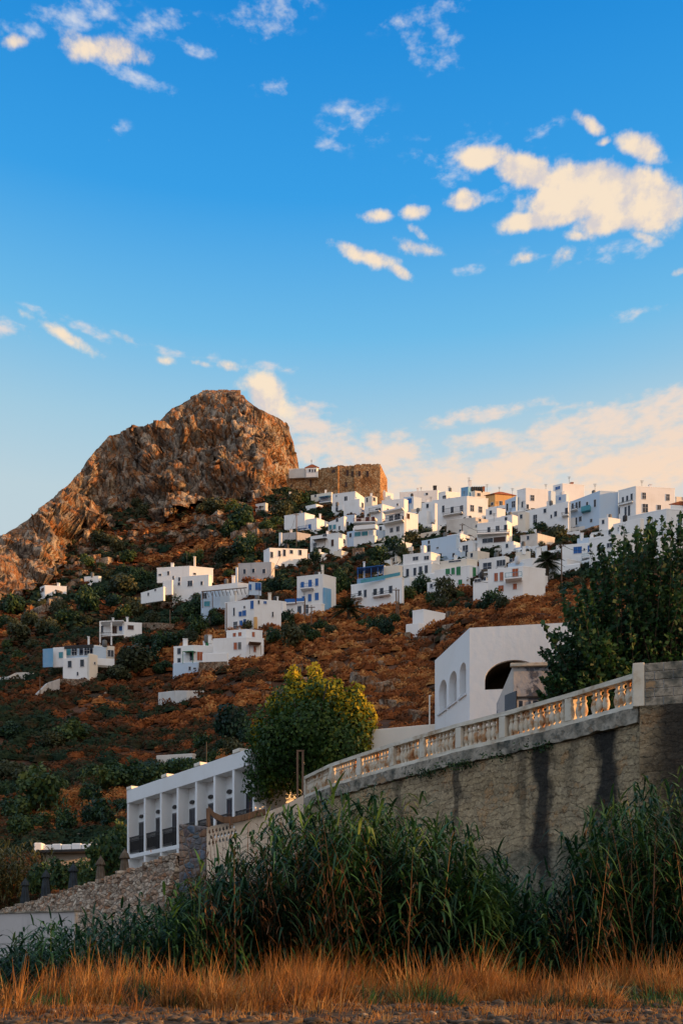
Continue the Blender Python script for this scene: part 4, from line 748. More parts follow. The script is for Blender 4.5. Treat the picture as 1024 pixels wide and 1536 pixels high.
h = H('solitary white cube house high on the left slope with an arched loggia', 67, 902); h.block(60, 67, 100, 878, 902, 40, 8, 'white').win(95, 893, 3, 4.5).win(64, 885, 4, 5, 'r').block(57, 63, 65, 897, 905, 20, 30, 'white', dD=-1.5, lip=False)
h = H('little solitary white house with a stepped base by the crag', 148, 880); h.block(126, 148, 152, 864, 880, 8, 40, 'white_clean').block(118, 136, 138, 874, 889, 10, 40, 'white', dD=-1.5, tl=-1.2, lip=False).win(122, 883, 2, 2, 'r').win(149, 873, 2, 3)
h = H('white villa with open loggia and rounded right end on the left slope', 184, 968)
h.block(183, 186, 213, 933, 968, 40, 10, 'white').win(196, 941.5, 8, 6, 'r').block(150, 184, 186, 935, 968, 6, 40, 'white', dD=1.3).win(172, 945, 6, 10, 'r', door=True).win(181, 943, 4, 6, 'b').win(153, 944, 3, 9).win(168, 959, 28, 8, 'y', frame='cream').chimney(169.5, 928, 934, 2.6).chimney(191, 927, 933, 3)
t = MB()
a = P(149, 933, h.D-.4); b = P(185, 931.5, h.D-.6); t.box(a, b-a, (0, 2.2, 0), (0, 0, .16)); a = P(149, 955, h.D-.4); b = P(185, 953, h.D-.6); t.box(a, b-a, (0, 2.2, 0), (0, 0, .22))
for x in (149, 166): a = P(x, 968, h.D-.4); t.box(a, (.25, 0, 0), (0, .25, 0), (0, 0, 35*a.y/F))
h.part('loggia', t, 'white')
t = MB(); a = P(151, 950, h.D-.5); b = P(167, 949.5, h.D-.5); t.box(a, b-a, (0, .05, 0), (0, 0, .08)); t.box(a-Vector((0, 0, .4)), b-a, (0, .05, 0), (0, 0, .05)); h.part('railing', t, 'iron')
h = H('sandy-white villa with a curved corner and glazed upper loggia', 131, 1026)
h.block(94, 131, 146, 986, 1026, 10, 36, 'white').wins([(104.7, 996.6, 5, 9), (123.3, 995, 5, 9.5), (116.5, 1011, 2, 5)]).block(131, 134, 147, 980, 1022, 30, 40, 'cream', dD=-.3, lip=False).wins([(142, 995, 2, 3)])
h.block(97, 140, 160, 969, 990, 8, 20, 'bluewhite', dD=1.5).wins([(102, 978, 8, 10, 't'), (111.5, 978, 7, 10), (122, 977, 5, 11), (130.5, 977, 7, 11), (137, 976, 4, 9)]).block(96, 139, 141, 966.5, 969, 8, 30, 'iron', dD=.2, lip=False).block(140, 142, 172, 968, 998, 20, 12, 'cream', dD=2).win(166, 980.5, 8, 9).chimney(133, 956, 967, 2.6).block(79, 96, 100, 971, 998, 10, 40, 'white', dD=1).win(91.5, 983, 5.5, 8, 't').block(64, 79, 80, 973, 998, 10, 50, 'bluewash', dD=.4)
h.block(142, 144, 172, 987, 995, 20, 12, 'white', dD=.6, lip=False)
def strip_wall(name, cat, label, pts, thick, mat, base=1.5, parent=None, bevel=.08, seg=1):
    """a free-standing wall along points (px, py top, py base)"""
    T = []
    for px, y0, y1 in pts: D = hit(px, y1); T.append((X(px, D), D, Z(y0, D), Z(y1, D)-base))
    m = MB()
    for a, b in zip(T, T[1:]):
        d = (Vector(b[:2])-Vector(a[:2])).normalized(); n = Vector((-d.y, d.x))*thick; A, B = Vector(a[:2]), Vector(b[:2])
        m.prism([A, B, B+n, A+n], [a[3], b[3], b[3], a[3]], [a[2], b[2], b[2], a[2]])
    o = m.build(name, mat, bevel=bevel); return tag(o, label, cat)
strip_wall('retaining_wall', 'wall', 'brown retaining wall below the curved-corner villa', [(72, 1022, 1032), (96, 1018, 1031), (131, 1019, 1032)], .5, 'dry_stone')
strip_wall('ramp_wall', 'wall', 'pale sloping ramp wall left of the curved-corner villa', [(54, 1042, 1046), (72, 1024, 1040), (90, 1018, 1034)], .8, 'grey_plaster')
strip_wall('ruined_wall', 'wall', 'crumbling whitewashed wall alone on the rust slope', [(237, 1039, 1060), (262, 1036, 1061), (280, 1036, 1058), (306, 1036, 1046)], .5, 'white_old')
strip_wall('dry_stone_wall', 'wall', 'reddish dry stone terrace wall below the chimneyed white house', [(198, 903, 916), (225, 903, 918), (262, 903, 914)], .6, 'dry_stone')
strip_wall('dry_stone_wall', 'wall', 'dry stone terrace wall right of the loggia villa', [(213, 934, 950), (240, 934, 948), (262, 936, 944)], .6, 'dry_stone')
strip_wall('dry_stone_wall', 'wall', 'dry stone wall beside the orange-shutter lower house', [(396, 947, 962), (414, 946, 960)], .6, 'dry_stone')
strip_wall('dry_stone_wall', 'wall', 'stone retaining wall under the tall bluish house', [(868, 797, 806), (884, 791, 804), (902, 786, 803)], .6, 'dry_stone')
strip_wall('low_wall', 'wall', 'low broken whitewashed wall at the far left edge', [(-14, 1018, 1028), (14, 1014, 1028), (24, 1009, 1026), (50, 1008, 1020)], .5, 'white_old')
h = H('lone white cube with a stepped base on the brow of the slope', 635, 948, 'white_cube', 'outbuilding', None); h.block(618, 635, 668, 914, 948, 22, 16, 'white', tr=-.3).block(608, 628, 640, 934, 956, 20, 18, 'white', dD=-1.5, lip=False)
h = H('low roof with speckled stone parapet half hidden in trees above the colonnade', 292, 1152, 'low_building', 'building', None); h.block(234, 288, 294, 1131, 1152, 14, 40, 'white_old').wins([(262, 1142, 8, 6), (284, 1140, 8, 6)], 't')
# --- small whitewashed sheds and fragments between houses that close the lanes
for i, (xl, xc, xr, yt, yb, mt, lab) in enumerate([
    (497, 515, 519, 757, 776, 'white', 'blank white house below the tall plain one'), (520, 532, 548, 796, 824, 'bluewhite', 'narrow bluish wall left of the red-shaded terrace'),
    (583, 600, 618, 812, 834, 'white', 'low white wall under the curved balconies'), (632, 652, 660, 752, 792, 'white', 'blank white house between dark tree and iron balcony'),
    (612, 640, 646, 766, 796, 'white', 'plain white house in the lane above the dark trees'), (728, 745, 758, 762, 786, 'white', 'small white house under the red tiled roof'),
    (751, 768, 782, 772, 800, 'white', 'cream-white house stepping down left of the trees'), (776, 788, 794, 768, 806, 'cream', 'narrow cream wall left of the long wall house'),
    (668, 690, 712, 800, 822, 'white', 'low white roofs under the beige wall'), (640, 655, 668, 872, 890, 'white', 'plain white wall right of the four tall windows'),
    (604, 614, 652, 866, 892, 'white', 'white lower wall behind the bushy trees'), (700, 716, 734, 826, 850, 'cream', 'cream terrace wall under the potted plants'),
    (790, 806, 822, 862, 888, 'white', 'white lower block beside the palm'), (422, 436, 446, 748, 760, 'white_old', 'worn pale wall stub under the fort ruins'),
    (562, 578, 590, 738, 760, 'white', 'tiny white house on the crest right of the fort'), (806, 850, 872, 838, 862, 'white', 'low white house end behind the utility pole'),
    (898, 912, 930, 776, 806, 'white', 'white steps wall between the two big blocks'), (975, 990, 1040, 806, 850, 'white', 'white house mostly hidden by the leafy shrub'), (560, 566, 606, 795, 818, 'bluewhite', 'pale wall beside the curved balconies'),
    (780, 806, 832, 800, 828, 'white_old', 'old wall hidden behind the village trees'),
    (560, 584, 602, 786, 806, 'white', 'plain white house between the red terrace and the curved balconies'), (458, 474, 484, 756, 772, 'white', 'small white cube left below the low cream house'),
    (632, 648, 664, 786, 806, 'white', 'white cube right above the stepped terrace house'), (752, 770, 784, 812, 836, 'white', 'white cube at the right end of the potted plant terrace'),
    (736, 750, 768, 800, 812, 'bluewhite', 'bluish low house under the terrace house railing'), (700, 722, 738, 790, 806, 'cream', 'cream house under the beige unplastered wall'),
    (870, 890, 910, 806, 822, 'white', 'white house above the cobalt blue shutters'), (812, 838, 860, 848, 866, 'cream', 'cream lower wall right of the palm crown'),
    (596, 612, 628, 846, 868, 'white', 'small white house left of the four tall windows'), (672, 690, 706, 826, 846, 'bluewhite', 'bluish white wall under the wide glass doors'),
    (655, 668, 690, 764, 784, 'white', 'white block below the small domed roof house'), (552, 566, 584, 764, 784, 'white', 'narrow white house behind the red terrace'),
    (840, 862, 880, 776, 800, 'white', 'white house behind the olive-toned tree'), (905, 925, 952, 792, 822, 'white', 'white house left of the withered potted plant'),
    (462, 480, 492, 828, 846, 'white', 'white cube hidden by the trees under the awning house'), (500, 512, 528, 826, 842, 'cream', 'little cream cube left of the stone shed')]):
    h = H(lab, xc, yb); h.block(xl, xc, xr, yt, yb, random.uniform(14, 26), random.uniform(16, 34), mt)
    if yb-yt > 16 and xc-xl > 10: h.win(xl+(xc-xl)*.45, yt+7, 3.2, 5.5)
# plain cubes in the gaps left between the houses above
rg = random.Random(21); placed = 0
for _ in range(4000):
    if placed >= 34: break
    w = rg.uniform(13, 24); hh_ = rg.uniform(12, 19); xl = rg.uniform(560, 960); yb = rg.uniform(778, 884)
    lo_, hi_ = interp([(560, 770), (700, 775), (960, 780)], xl), interp([(560, 875), (640, 893), (760, 893), (830, 868), (960, 830)], xl)
    if not lo_ < yb < hi_: continue
    cov = sum(any(a < xl+w*(i+.5)/5 < b and t < yb-hh_*(j+.5)/4 < bt for a, b, t, bt in RECTS) for i in range(5) for j in range(4))/20
    if cov > .3: continue
    xc = xl+w*rg.uniform(.45, .75); h = H('small plain whitewashed cube house squeezed between the larger village houses', xc, yb, group='small plain cube houses in the gaps'); h.block(xl, xc, xl+w, yb-hh_, yb, rg.uniform(12, 30), rg.uniform(12, 35), rg.choice(('white', 'white', 'bluewhite', 'cream')))
    h.win(xl+(xc-xl)*.4, yb-hh_*.6, 3, 5, rg.choice('dddb'))
    if rg.random() < .5: h.win(xl+(xc-xl)*.8, yb-hh_*.6, 3, 5)
    placed += 1
print('cubes', placed)
# rooftop clutter
rr_ = random.Random(5)
for hh in [o for o in list(COL.objects) if o.name.startswith('village_house')]:
    ws = [c for c in hh.children if c.name.startswith('wall')]
    if not ws: continue
    w = max(ws, key=lambda c: max(v.co.z for v in c.data.vertices)); zt_ = max(v.co.z for v in w.data.vertices); top = [v.co for v in w.data.vertices if v.co.z > zt_-1.3]
    if len(top) < 4: continue
    def rp2(): a = [rr_.random()+.25 for _ in top]; s_ = sum(a); c = sum((t*k for t, k in zip(top, a)), Vector((0, 0, 0)))/s_; return Vector((c.x, c.y, zt_+.02))+hh.location
    if rr_.random() < .6:
        p = rp2(); m = MB(); k = rr_.uniform(1.2, 2.6); m.tube([p-Vector((0, 0, .6)), p+Vector((0, 0, k))], .035, 5)
        for j in range(3): m.box(p+Vector((-.4+.08*j, -.02, k-.1-j*.22)), (.8-.16*j, 0, 0), (0, .035, 0), (0, 0, .035))
        m.build('antenna', 'iron', hh)
    if rr_.random() < .4:
        p = rp2(); m = MB(); m.lathe(p-Vector((0, 0, .3)), [(.4, 0), (.42, .5), (.42, 1.1), (.3, 1.25), (.1, 1.3)], 10); m.build('water_tank', rr_.choice(('iron', 'paint_grey', 'frame_white')), hh, smooth=True)
    if rr_.random() < .45:
        p = rp2(); m = MB(); r_ = .28; m.box(p-Vector((r_, r_, .5)), (2*r_, 0, 0), (0, 2*r_, 0), (0, 0, 1.3)); m.box(p+Vector((-r_-.05, -r_-.05, .803)), (2*r_+.1, 0, 0), (0, 2*r_+.1, 0), (0, 0, .08)); m.build('chimney', 'white', hh)
# terrace walls that hold up the lanes in front of the houses
for hh in [o for o in list(COL.objects) if o.name.startswith('village_house')]:
    p = hh.location; u = 512+F*p.x/p.y; y = HZ-(p.z-EYE)*F/p.y
    if not (540 < u < 1000 and 752 < y < 878): continue
    w = random.uniform(14, 26); D = p.y-random.uniform(1.5, 3.0); a = Vector((X(u-w, D+random.uniform(0, 2)), D+2, 0)); b = Vector((X(u+w*.8, D), D, 0)); z = hill(u, D+1)
    m = MB(); hgt = random.uniform(.9, 2.2); n = Vector((0, .35, 0)); m.prism([Vector(a[:2]), Vector(b[:2]), Vector((b+n)[:2]), Vector((a+n)[:2])], z-4, [z+hgt, z+hgt*random.uniform(.8, 1.15)]*2)
    o = m.build('terrace_wall', random.choice(('white', 'white', 'white_old', 'cream')), bevel=.06); lb = 'low terrace wall in front of the '+hh['label']; tag(o, ' '.join(lb.split()[:16]), 'wall', 'terrace walls along the village lanes')
# ---------------------------------------------------------------- the fort
ft = House('stone_fort', 'fort', 'brown stone fort with small windows on the hilltop beside the crag', 570, 744)
ft.root['group'] = ''; del ft.root['group']
def fort_block(px0, px1, y0, y1, yb, a, back, name='wall', edge=None, dD=0):
    D = ft.D+dD; C = Vector((X(px1, D), D)); m = (px0-512)/F; c, n = math.cos(R(a)), math.sin(R(a)); t = (C.x-m*D)/(c+m*n)
    Lp = C+Vector((-c*t, n*t)); bk = Vector((n, c))*back if edge is None else Vector(edge); z1 = Z(y1, D); z0 = Z(y0, Lp.y)
    ft.faces = [(C, Lp, px0, px1), (C, C+bk, px1, px1)]; k = 14; mb = MB()
    # rough coping: several short steps of slightly different height
    for i in range(k):
        A = Lp+(C-Lp)*(i/k); B = Lp+(C-Lp)*((i+1)/k); z = z0+(z1-z0)*((i+.5)/k)+random.uniform(-.18, .18)
        if i == k-1: z = z1
        mb.prism([A, B, B+bk, A+bk], Z(yb, D)-4, z)
    w = mb.build(name, 'fort_stone', ft.root); return w
fort_block(531, 570, 696.5, 696, 744, 6, 12, edge=(2.6, 9))
ft.wins([(538.8, 710.5, 3.6, 7, 'r'), (551, 711, 3.6, 8, 'r')], frame='fort_stone')
t = MB(); q = P(571.6, 740, ft.D+.2)
t.prism([(q.x-.3, q.y), (q.x+.9, q.y+.5), (q.x+1.6, q.y+7), (q.x+.2, q.y+7)], Z(748, ft.D)-4, Z(722, ft.D), top=[(q.x-.5, q.y+.1), (q.x-.1, q.y+.5), (q.x+1.5, q.y+7), (q.x+.2, q.y+7)]); ft.part('buttress', t, 'fort_stone')
fort_block(506, 531, 698, 698.5, 742, 4, 10, dD=1.5); ft.wins([(521, 709.5, 3.4, 8, 'r'), (528, 710.5, 3, 7, 'r'), (519, 727, 3, 7, 'r')], frame='fort_stone')
fort_block(474, 507, 704, 698.5, 742, 24, 8, dD=1.2); ft.wins([(500, 707, 5, 4, 'r')], frame='fort_stone')
fort_block(430, 476, 717, 712, 744, 8, 8, dD=4); ft.wins([(466, 725, 2.6, 10, 'r'), (437, 729, 2, 4, 'r')], frame='fort_stone')
h = H('whitewashed patched wall of a ruined house between crag and fort', 458, 722, 'ruined_house', 'ruin', None); h.D = ft.D; h.block(433, 458, 460, 702, 715, 4, 40, 'white_old', lip=False, dD=3.6)
h = H('small white belvedere with a tiled pyramid roof beside the fort', 474, 716, 'belvedere', 'building', None); h.D = ft.D; h.block(458.5, 475, 477.5, 701, 714, 6, 45, 'white_clean', lip=False, dD=2.5).tiles(701, rise=1.1, over=.4).wins([(464.5, 706, 2.4, 4), (468.5, 706, 2, 4), (472.5, 706, 2, 4)])
t = MB(); q = P(467, 697, h.D+2); t.tube([q, q+Vector((0, 0, 1.6))], .06, 5); t.box(q+Vector((-.3, 0, 1.1)), (.6, 0, 0), (0, .06, 0), (0, 0, .08)); h.part('roof_cross', t, 'iron')
m = MB(); 
for i in range(12):
    u0, u1 = 303+i*4.8, 303+(i+1)*4.8; D = 330; z = random.uniform(-.3, .4); m.box(P(u0, 590, D)-Vector((0, 0, 3)), P(u1, 590, D)-P(u0, 590, D), (0, 1, 0), (0, 0, 3+1.2+z))
SUMMIT = tag(m.build('ruined_wall', 'fort_stone'), 'ruined stone wall along the very top of the crag', 'wall')
# ---------------------------------------------------------------- poles
def pole(px, y0, y1, label, arm=True, D=None, lean=0, name='utility_pole', r=.13):
    D = D or hit(px, y1); b = P(px, y1, D)-Vector((0, 0, .6)); t = P(px+lean, y0, D); m = MB(); m.tube([b, t], [r, r*.7], 8)
    root = empty(name, b, label, 'pole', 'utility poles on the slope'); m.build('post', 'wood_pole', root)
    if arm:
        a = MB(); a.box(t+Vector((-.6, -.2, -.45)), (1.2, 0, 0), (0, .1, 0), (0, 0, .1)); ar = a.build('crossarm', 'wood_pole', root)
        k = MB()
        for x in (-.5, 0, .4): k.lathe(t+Vector((x, -.15, -.35)), [(.05, 0), (.07, .08), (.03, .18)], 6)
        k.build('insulator', 'frame_white', ar)
    return t
pA = pole(467, 908, 952, 'wooden pole in front of the white terrace arches', D=None); pole(457, 897, 935, 'thinner pole standing left of the terrace arches', False)
pB = pole(595, 882, 934, 'twin wooden pole standing below the long roof-railing house', lean=-1.2); pole(597.5, 884, 932, 'second wooden pole close beside its twin below the roof railing', False)
pC = pole(842, 816, 880, 'wooden pole right of the palm tree'); pD = pole(693, 785, 818, 'dark pole rising over the terrace house'); pE = pole(444.5, 770, 832, 'dark pole in front of the cream house below the blue balcony')
pole(255, 915, 950, 'pole beside the dry stone terrace wall', False); pF = pole(303.5, 925, 955, 'thin pole between the chimneyed house and the low villa', False, r=.08)
pole(339.5, 905, 960, 'pole standing at the left corner of the L-shaped house', False); pole(60, 1014, 1046, 'short pole on the ramp below the curved-corner villa', False, r=.1)
pG = pole(608, 775, 828, 'pole in front of the curved balconies', False, r=.08)
def cable(a, b, sag, label):
    m = MB(); a, b = Vector(a), Vector(b); m.tube([a.lerp(b, i/16)-Vector((0, 0, sag*4*(i/16)*(1-i/16))) for i in range(17)], .035, 4)
    tag(m.build('power_cable', 'iron'), label, 'cable')
cable(pC, P(880, 824, pC.y+6), .6, 'power cable from the pole by the palm to the blue-shutter house'); cable(pC, P(700, 866, pC.y-8), 3, 'long sagging power cable running left from the pole by the palm')
cable(pE, P(373, 886, hit(373, 905)), 4, 'sagging power cable from the dark pole down to the vine pergola'); cable(pD, P(760, 800, hit(760, 826)), 1, 'power cable from the terrace house pole to the upper row')
# ---------------------------------------------------------------- promenade: retaining wall, balustrade
def V2(px, D): return Vector((X(px, D), D))
POSTS = [(960, 22.0), (853, 23.8), (754, 25.6), (688, 26.8), (634, 28.1), (588, 29.3), (539, 30.8), (497, 32.3), (457, 34.6)]
PP = [V2(*p) for p in POSTS]
RIGHT = [V2(2100, 18.4), V2(1300, 20.6), V2(1130, 21.1), V2(959, 21.88)]
def wall_mesh(path, z0, z1f, name, mat, thick=.6, disp=.05, step=.14, s0=0, sgn=1, batter=0, parent=None, vor=0):
    """displaced masonry face along a plan path (listed right to left), flat back; UV in metres"""
    S = [0]
    for a, b in zip(path, path[1:]): S.append(S[-1]+(b-a).length)
    n = int(S[-1]/step)+1; nz = int((max(z1f(0), z1f(S[-1]))-z0)/step)+1; m = MB(); m.uv = []
    def at(s):
        for i in range(len(S)-1):
            if s <= S[i+1] or i == len(S)-2:
                t = (s-S[i])/(S[i+1]-S[i]); d = (path[i+1]-path[i]).normalized(); return path[i].lerp(path[i+1], t), Vector((d.y, -d.x))*(-1)
    for i in range(n+1):
        s = S[-1]*i/n; p, nn = at(s)
        if nn.y > 0: nn = -nn
        zt = z1f(s)
        for j in range(nz+1):
            z = z0+(zt-z0)*j/nz; q = Vector((p.x, p.y, z)); e = noise.fractal(q*1.3, 1, 2, 4)*disp*1.3
            if vor:
                f = noise.voronoi(Vector((q.x*vor, q.y*vor, q.z*vor*1.5)))[0]; e += min(f[1]-f[0], .35)*.3
            e += batter*(1-j/nz); m.v.append((p.x+nn.x*e, p.y+nn.y*e, z)); m.uv.append((s0+sgn*s, z))
    nf = nz+1
    for i in range(n):
        for j in range(nz): m.f.append((i*nf+j, i*nf+j+1, (i+1)*nf+j+1, (i+1)*nf+j))
    b = len(m.v)
    for i in range(n+1):
        s = S[-1]*i/n; p, nn = at(s)
        if nn.y > 0: nn = -nn
        q = p-nn*thick; zt = z1f(s); m.v += [(q.x, q.y, zt), (q.x, q.y, z0)]; m.uv += [(s0+sgn*s, zt), (s0+sgn*s, z0)]
    for i in range(n):
        m.f.append((i*nf+nz, b+2*i, b+2*i+2, (i+1)*nf+nz)); m.f.append((b+2*i, b+2*i+1, b+2*i+3, b+2*i+2))
    m.f.append(tuple(range(nz+1))+(b+1, b)); m.f.append(tuple(n*nf+j for j in range(nz, -1, -1))+(b+2*n, b+2*n+1))
    o = m.build(name, mat, parent, smooth=False); return o
zt = EYE+5.55
rw = wall_mesh(PP, -.4, lambda s: zt, 'retaining_wall', 'old_masonry', 1.0, .05)
tag(rw, 'tall stained stone retaining wall carrying the balustrade, streaked black', 'wall')
# concrete ledge on top of the masonry, slightly proud and chipped
def ledge(path, z0, z1, out, back, name, mat, label=None, parent=None, rough=.03):
    m = MB(); ring = []
    S = [0]
    for a, b in zip(path, path[1:]): S.append(S[-1]+(b-a).length)
    n = int(S[-1]/.12)
    for i in range(n+1):
        s = S[-1]*i/n; k = max(j for j in range(len(S)-1) if S[j] <= s+1e-6); t = (s-S[k])/(S[k+1]-S[k]); p = path[k].lerp(path[k+1], min(1, t)); d = (path[k+1]-path[k]).normalized(); nn = Vector((d.y, -d.x))
        if nn.y > 0: nn = -nn
        f = lambda o: rough*noise.fractal(Vector((p.x*2.2, p.y*2.2, o)), 1, 2, 4)
        ring += [(p.x-nn.x*back, p.y-nn.y*back, z0), (p.x+nn.x*(out+f(0)*1.5), p.y+nn.y*(out+f(0)*1.5), z0+abs(f(3))*2), (p.x+nn.x*(out+f(1)), p.y+nn.y*(out+f(1)), (z0+z1)/2), (p.x+nn.x*(out+f(2)), p.y+nn.y*(out+f(2)), z1-abs(f(4))*.5), (p.x-nn.x*back, p.y-nn.y*back, z1)]
    m.v = ring
    for i in range(n):
        for j in range(5): m.f.append((i*5+j, i*5+(j+1) % 5, (i+1)*5+(j+1) % 5, (i+1)*5+j))
    m.f += [(4, 3, 2, 1, 0), tuple(n*5+j for j in range(5))]
    o = m.build(name, mat, parent); return tag(o, label, 'ledge' if label else None)
ledge(PP, zt-.0, EYE+5.93, .10, .8, 'concrete_ledge', 'concrete', 'crumbling grey concrete ledge between stone wall and balustrade', rough=.05)
bal = empty('balustrade', (PP[4].x, PP[4].y, EYE+5.95), 'rust stained white balustrade on top of the tall stone wall', 'balustrade')
zb = EYE+5.932
ledge(PP, zb, zb+.12, .03, .22, 'base_rail', 'balu_white', None, bal, .012)
ledge(PP, zb+.70, zb+.82, .05, .24, 'top_rail', 'balu_white', None, bal, .010)
def bprof(h): return [(.062, 0), (.07, .03), (.055, .05), (.078, .10), (.097, .19), (.088, .27), (.064, .35), (.055, .39), (.076, .41), (.076, .44), (.048, .47), (.046, .53), (.066, .57), (.066, h)]
for i, p in enumerate(PP):
    d = (PP[min(i+1, len(PP)-1)]-PP[max(i-1, 0)]).normalized().to_3d(); n = Vector((d.y, -d.x, 0)); n = -n if n.y > 0 else n
    m = MB(); o = Vector((p.x, p.y, zb+.121))-d*.11+n*.045; m.box(o, d*.22, -n*.28, (0, 0, .578)); m.build('post', 'balu_white', bal, bevel=.012)
k = 0
for i, (a, b) in enumerate(zip(PP, PP[1:])):
    L_ = (b-a).length; d = (b-a).normalized(); n = Vector((d.y, -d.x)); n = -n if n.y > 0 else n; c = max(4, round((L_-.3)/.172))
    for j in range(c):
        if i == 0 and j in (4, 8): continue
        q = a+d*(.24+(L_-.48)*j/(c-1))-n*.09; m = MB(); tl = random.uniform(-.015, .015)
        m.lathe((q.x+tl, q.y, zb+.121), bprof(.578), 10); m.build('baluster', 'balu', bal, smooth=True)
# block parapet and wall to the right of the last post
rr = wall_mesh(RIGHT[::-1], -.4, lambda s: EYE+5.9, 'retaining_wall', 'old_masonry', 1.0, .05, s0=-.2, sgn=-1)
tag(rr, 'dark damp stone wall at the right edge below the concrete block parapet', 'wall')
bp = empty('block_parapet', (RIGHT[-1].x, RIGHT[-1].y, EYE+5.9), 'parapet of rough concrete blocks at the right end of the balustrade', 'parapet')
m = MB(); a = RIGHT[-1]+Vector((-.16, 0)); e = RIGHT[1]; d = (e-a).normalized().to_3d(); n = Vector((d.y, -d.x, 0)); zz = EYE+5.905
m.box((a.x, a.y, zz-.0), d*.26, -n*.35, (0, 0, 1.02)); m.build('end_post', 'balu_white', bp, bevel=.02)
for r_ in range(5):
    m = MB(); s = .27; off = .2 if r_ % 2 else 0; first = True
    while s < (e-a).length-.4:
        w = (.41-off) if first else .41; first = False; j = random.uniform(-.012, .012)
        m.box(Vector((a.x, a.y, zz+r_*.2))+d*(s+.007)+n*j, d*(w-.014), -n*(.3+j), (0, 0, .188)); s += w
    m.build('block_course', 'concrete', bp, bevel=.012)
m = MB(); m.box(Vector((a.x, a.y, zz))+d*.27-n*.03, d*((e-a).length-.8), -n*.24, (0, 0, .99)); m.build('mortar_core', 'grey_plaster', bp)
# terraces behind the walls
def slab(name, pts, z, mat='paving'):
    m = MB(); m.prism([Vector(p) for p in pts], -1.2, z); tag(m.build(name, mat), kind='structure')
off = [p+Vector((.15, .9)) for p in PP]
slab('promenade', [V2(2200, 19.5)]+[V2(1400, 21.5)]*0+[V2(2200, 56)]+[V2(360, 57), V2(352, 38.2)]+[PP[-1]+Vector((0, .9))]+off[::-1][1:], EYE+5.9)
slab('lower_terrace', [V2(300, 34.2), V2(350, 38.1), V2(359, 57.3), V2(-150, 57.3), V2(-150, 60), V2(-90, 62), V2(0, 53.2), V2(98, 43.7), V2(200, 37.3), V2(268, 34.3)][::-1] if False else [V2(268, 34.3), V2(346, 34.5), V2(351, 38), V2(358, 57), V2(-40, 57), V2(0, 53.2), V2(98, 43.7), V2(200, 37.3)], EYE+2.2)
# ---------------------------------------------------------------- white house with arches
class Near(House):
    def __init__(s, name, cat, label, px, py, D):
        p = P(px, py, D); s.D = D; s.root = empty(name, p, label, cat); s.faces = []
def arch_prism(h, x0, x1, zs, zt_, out, deep, ell=None, inset=0, seg=14):
    p0, al, n = h.on(x0, 1000); p1, _, _ = h.on(x1, 1000); p0.z = p1.z = 0; w = (p1-p0).length; c = (p0+p1)/2; r = w/2-inset; rise = ell or w/2; up = Vector((0, 0, 1)); zs += inset; zc = zt_-rise; rise -= inset
    prof = [(-r, zs), (r, zs)]+[(r*math.cos(PI*i/seg), zc+rise*math.sin(PI*i/seg)) for i in range(seg+1)]
    vs = [c+al*a+up*z+n*out for a, z in prof]+[c+al*a+up*z-n*deep for a, z in prof]; k = len(prof); m = MB()
    m.add(vs, [tuple(range(k)), tuple(range(2*k-1, k-1, -1))]+[(i, k+i, k+(i+1) % k, (i+1) % k) for i in range(k)]); return m
ah = Near('arched_house', 'house', 'large plain white house with three narrow arches and one wide arch', 704, 1200, 31.5)
ah.block(652, 704, 905, 942, 1215, 76.5, -9, 'white_clean', lip=False, bevel=0)
C_, Lp_ = ah.faces[0][0], ah.faces[0][1]
wl = ah.cur
pz, _, _ = ah.on(693.7, 1044); zs = pz.z; pz, _, _ = ah.on(693.7, 994.5); ztp = pz.z
arcs = [(658, 669.5), (673, 684.8), (689, 698.6)]
for a, b in arcs: cut(wl, arch_prism(ah, a, b, zs, ztp, .3, .30))
q0, _, _ = ah.on(727, 1035); q1, _, _ = ah.on(768, 990)
cut(wl, arch_prism(ah, 727, 812, q0.z, q1.z, .3, 1.6, ell=.62))
def lining(h, m, mat, name):
    k = (len(m.f)-2); m.f = m.f[1:]; o = m.build(name, mat, h.root); return o
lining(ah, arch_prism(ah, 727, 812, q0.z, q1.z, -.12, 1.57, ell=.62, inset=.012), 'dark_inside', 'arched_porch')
for a, b in arcs:
    m = arch_prism(ah, a, b, zs, ztp, -.22, .29, inset=.006); m.build('arched_window', 'grey_plaster', ah.root)
    p0, al, n = ah.on(a, 1000); p1, _, _ = ah.on(b, 1000); p0.z = p1.z = zs-.07; m = MB(); m.box(p0-al*.06-n*.02, (p1-p0)+al*.12, n*.08, (0, 0, .06)); m.build('window_sill', 'frame_white', ah.root)
# derelict shed in front of it
sh = Near('derelict_shed', 'shed', 'derelict grey-white shed with peeling paint in front of the arched house', 769, 1090, 28.0)
sh.block(744, 769, 868, 998, 1110, 62, -4, 'peeling', lip=False, bevel=.02, tl=-.95)
m = MB(); p0, al, n = sh.on(770, 1001); p1, _, _ = sh.on(866, 1001); p1.z = p0.z; m.box(p0-n*.02-al*.1, (p1-p0)+al*.1, n*.12, (0, 0, .10)); m.build('cornice', 'balu_white', sh.root, bevel=.01)
m = MB(); p0, al, n = sh.on(770, 1048); p1, _, _ = sh.on(866, 1048); p1.z = p0.z; m.box(p0-n*.02, (p1-p0), n*.06, (0, 0, .05)); m.build('dark_board', 'iron', sh.root)  # thin dark board standing in for the dark crack line
for a, b in ((775, 786), (796, 812), (824, 846)):
    p0, al, n = sh.on(a, 1073); p1, _, _ = sh.on(b, 1073); p1.z = p0.z; m = MB(); m.box(p0-n*.02, p1-p0, n*.03, (0, 0, .42)); f = m.build('window', 'glass', sh.root); m = MB(); m.box(p0+n*.011, p1-p0, n*.03, (0, 0, -.06)); m.box(p0+n*.011, al*.05, n*.03, (0, 0, .42)); m.box(p1+n*.011-al*.05, al*.05, n*.03, (0, 0, .42)); m.build('frame', 'white_old', f)
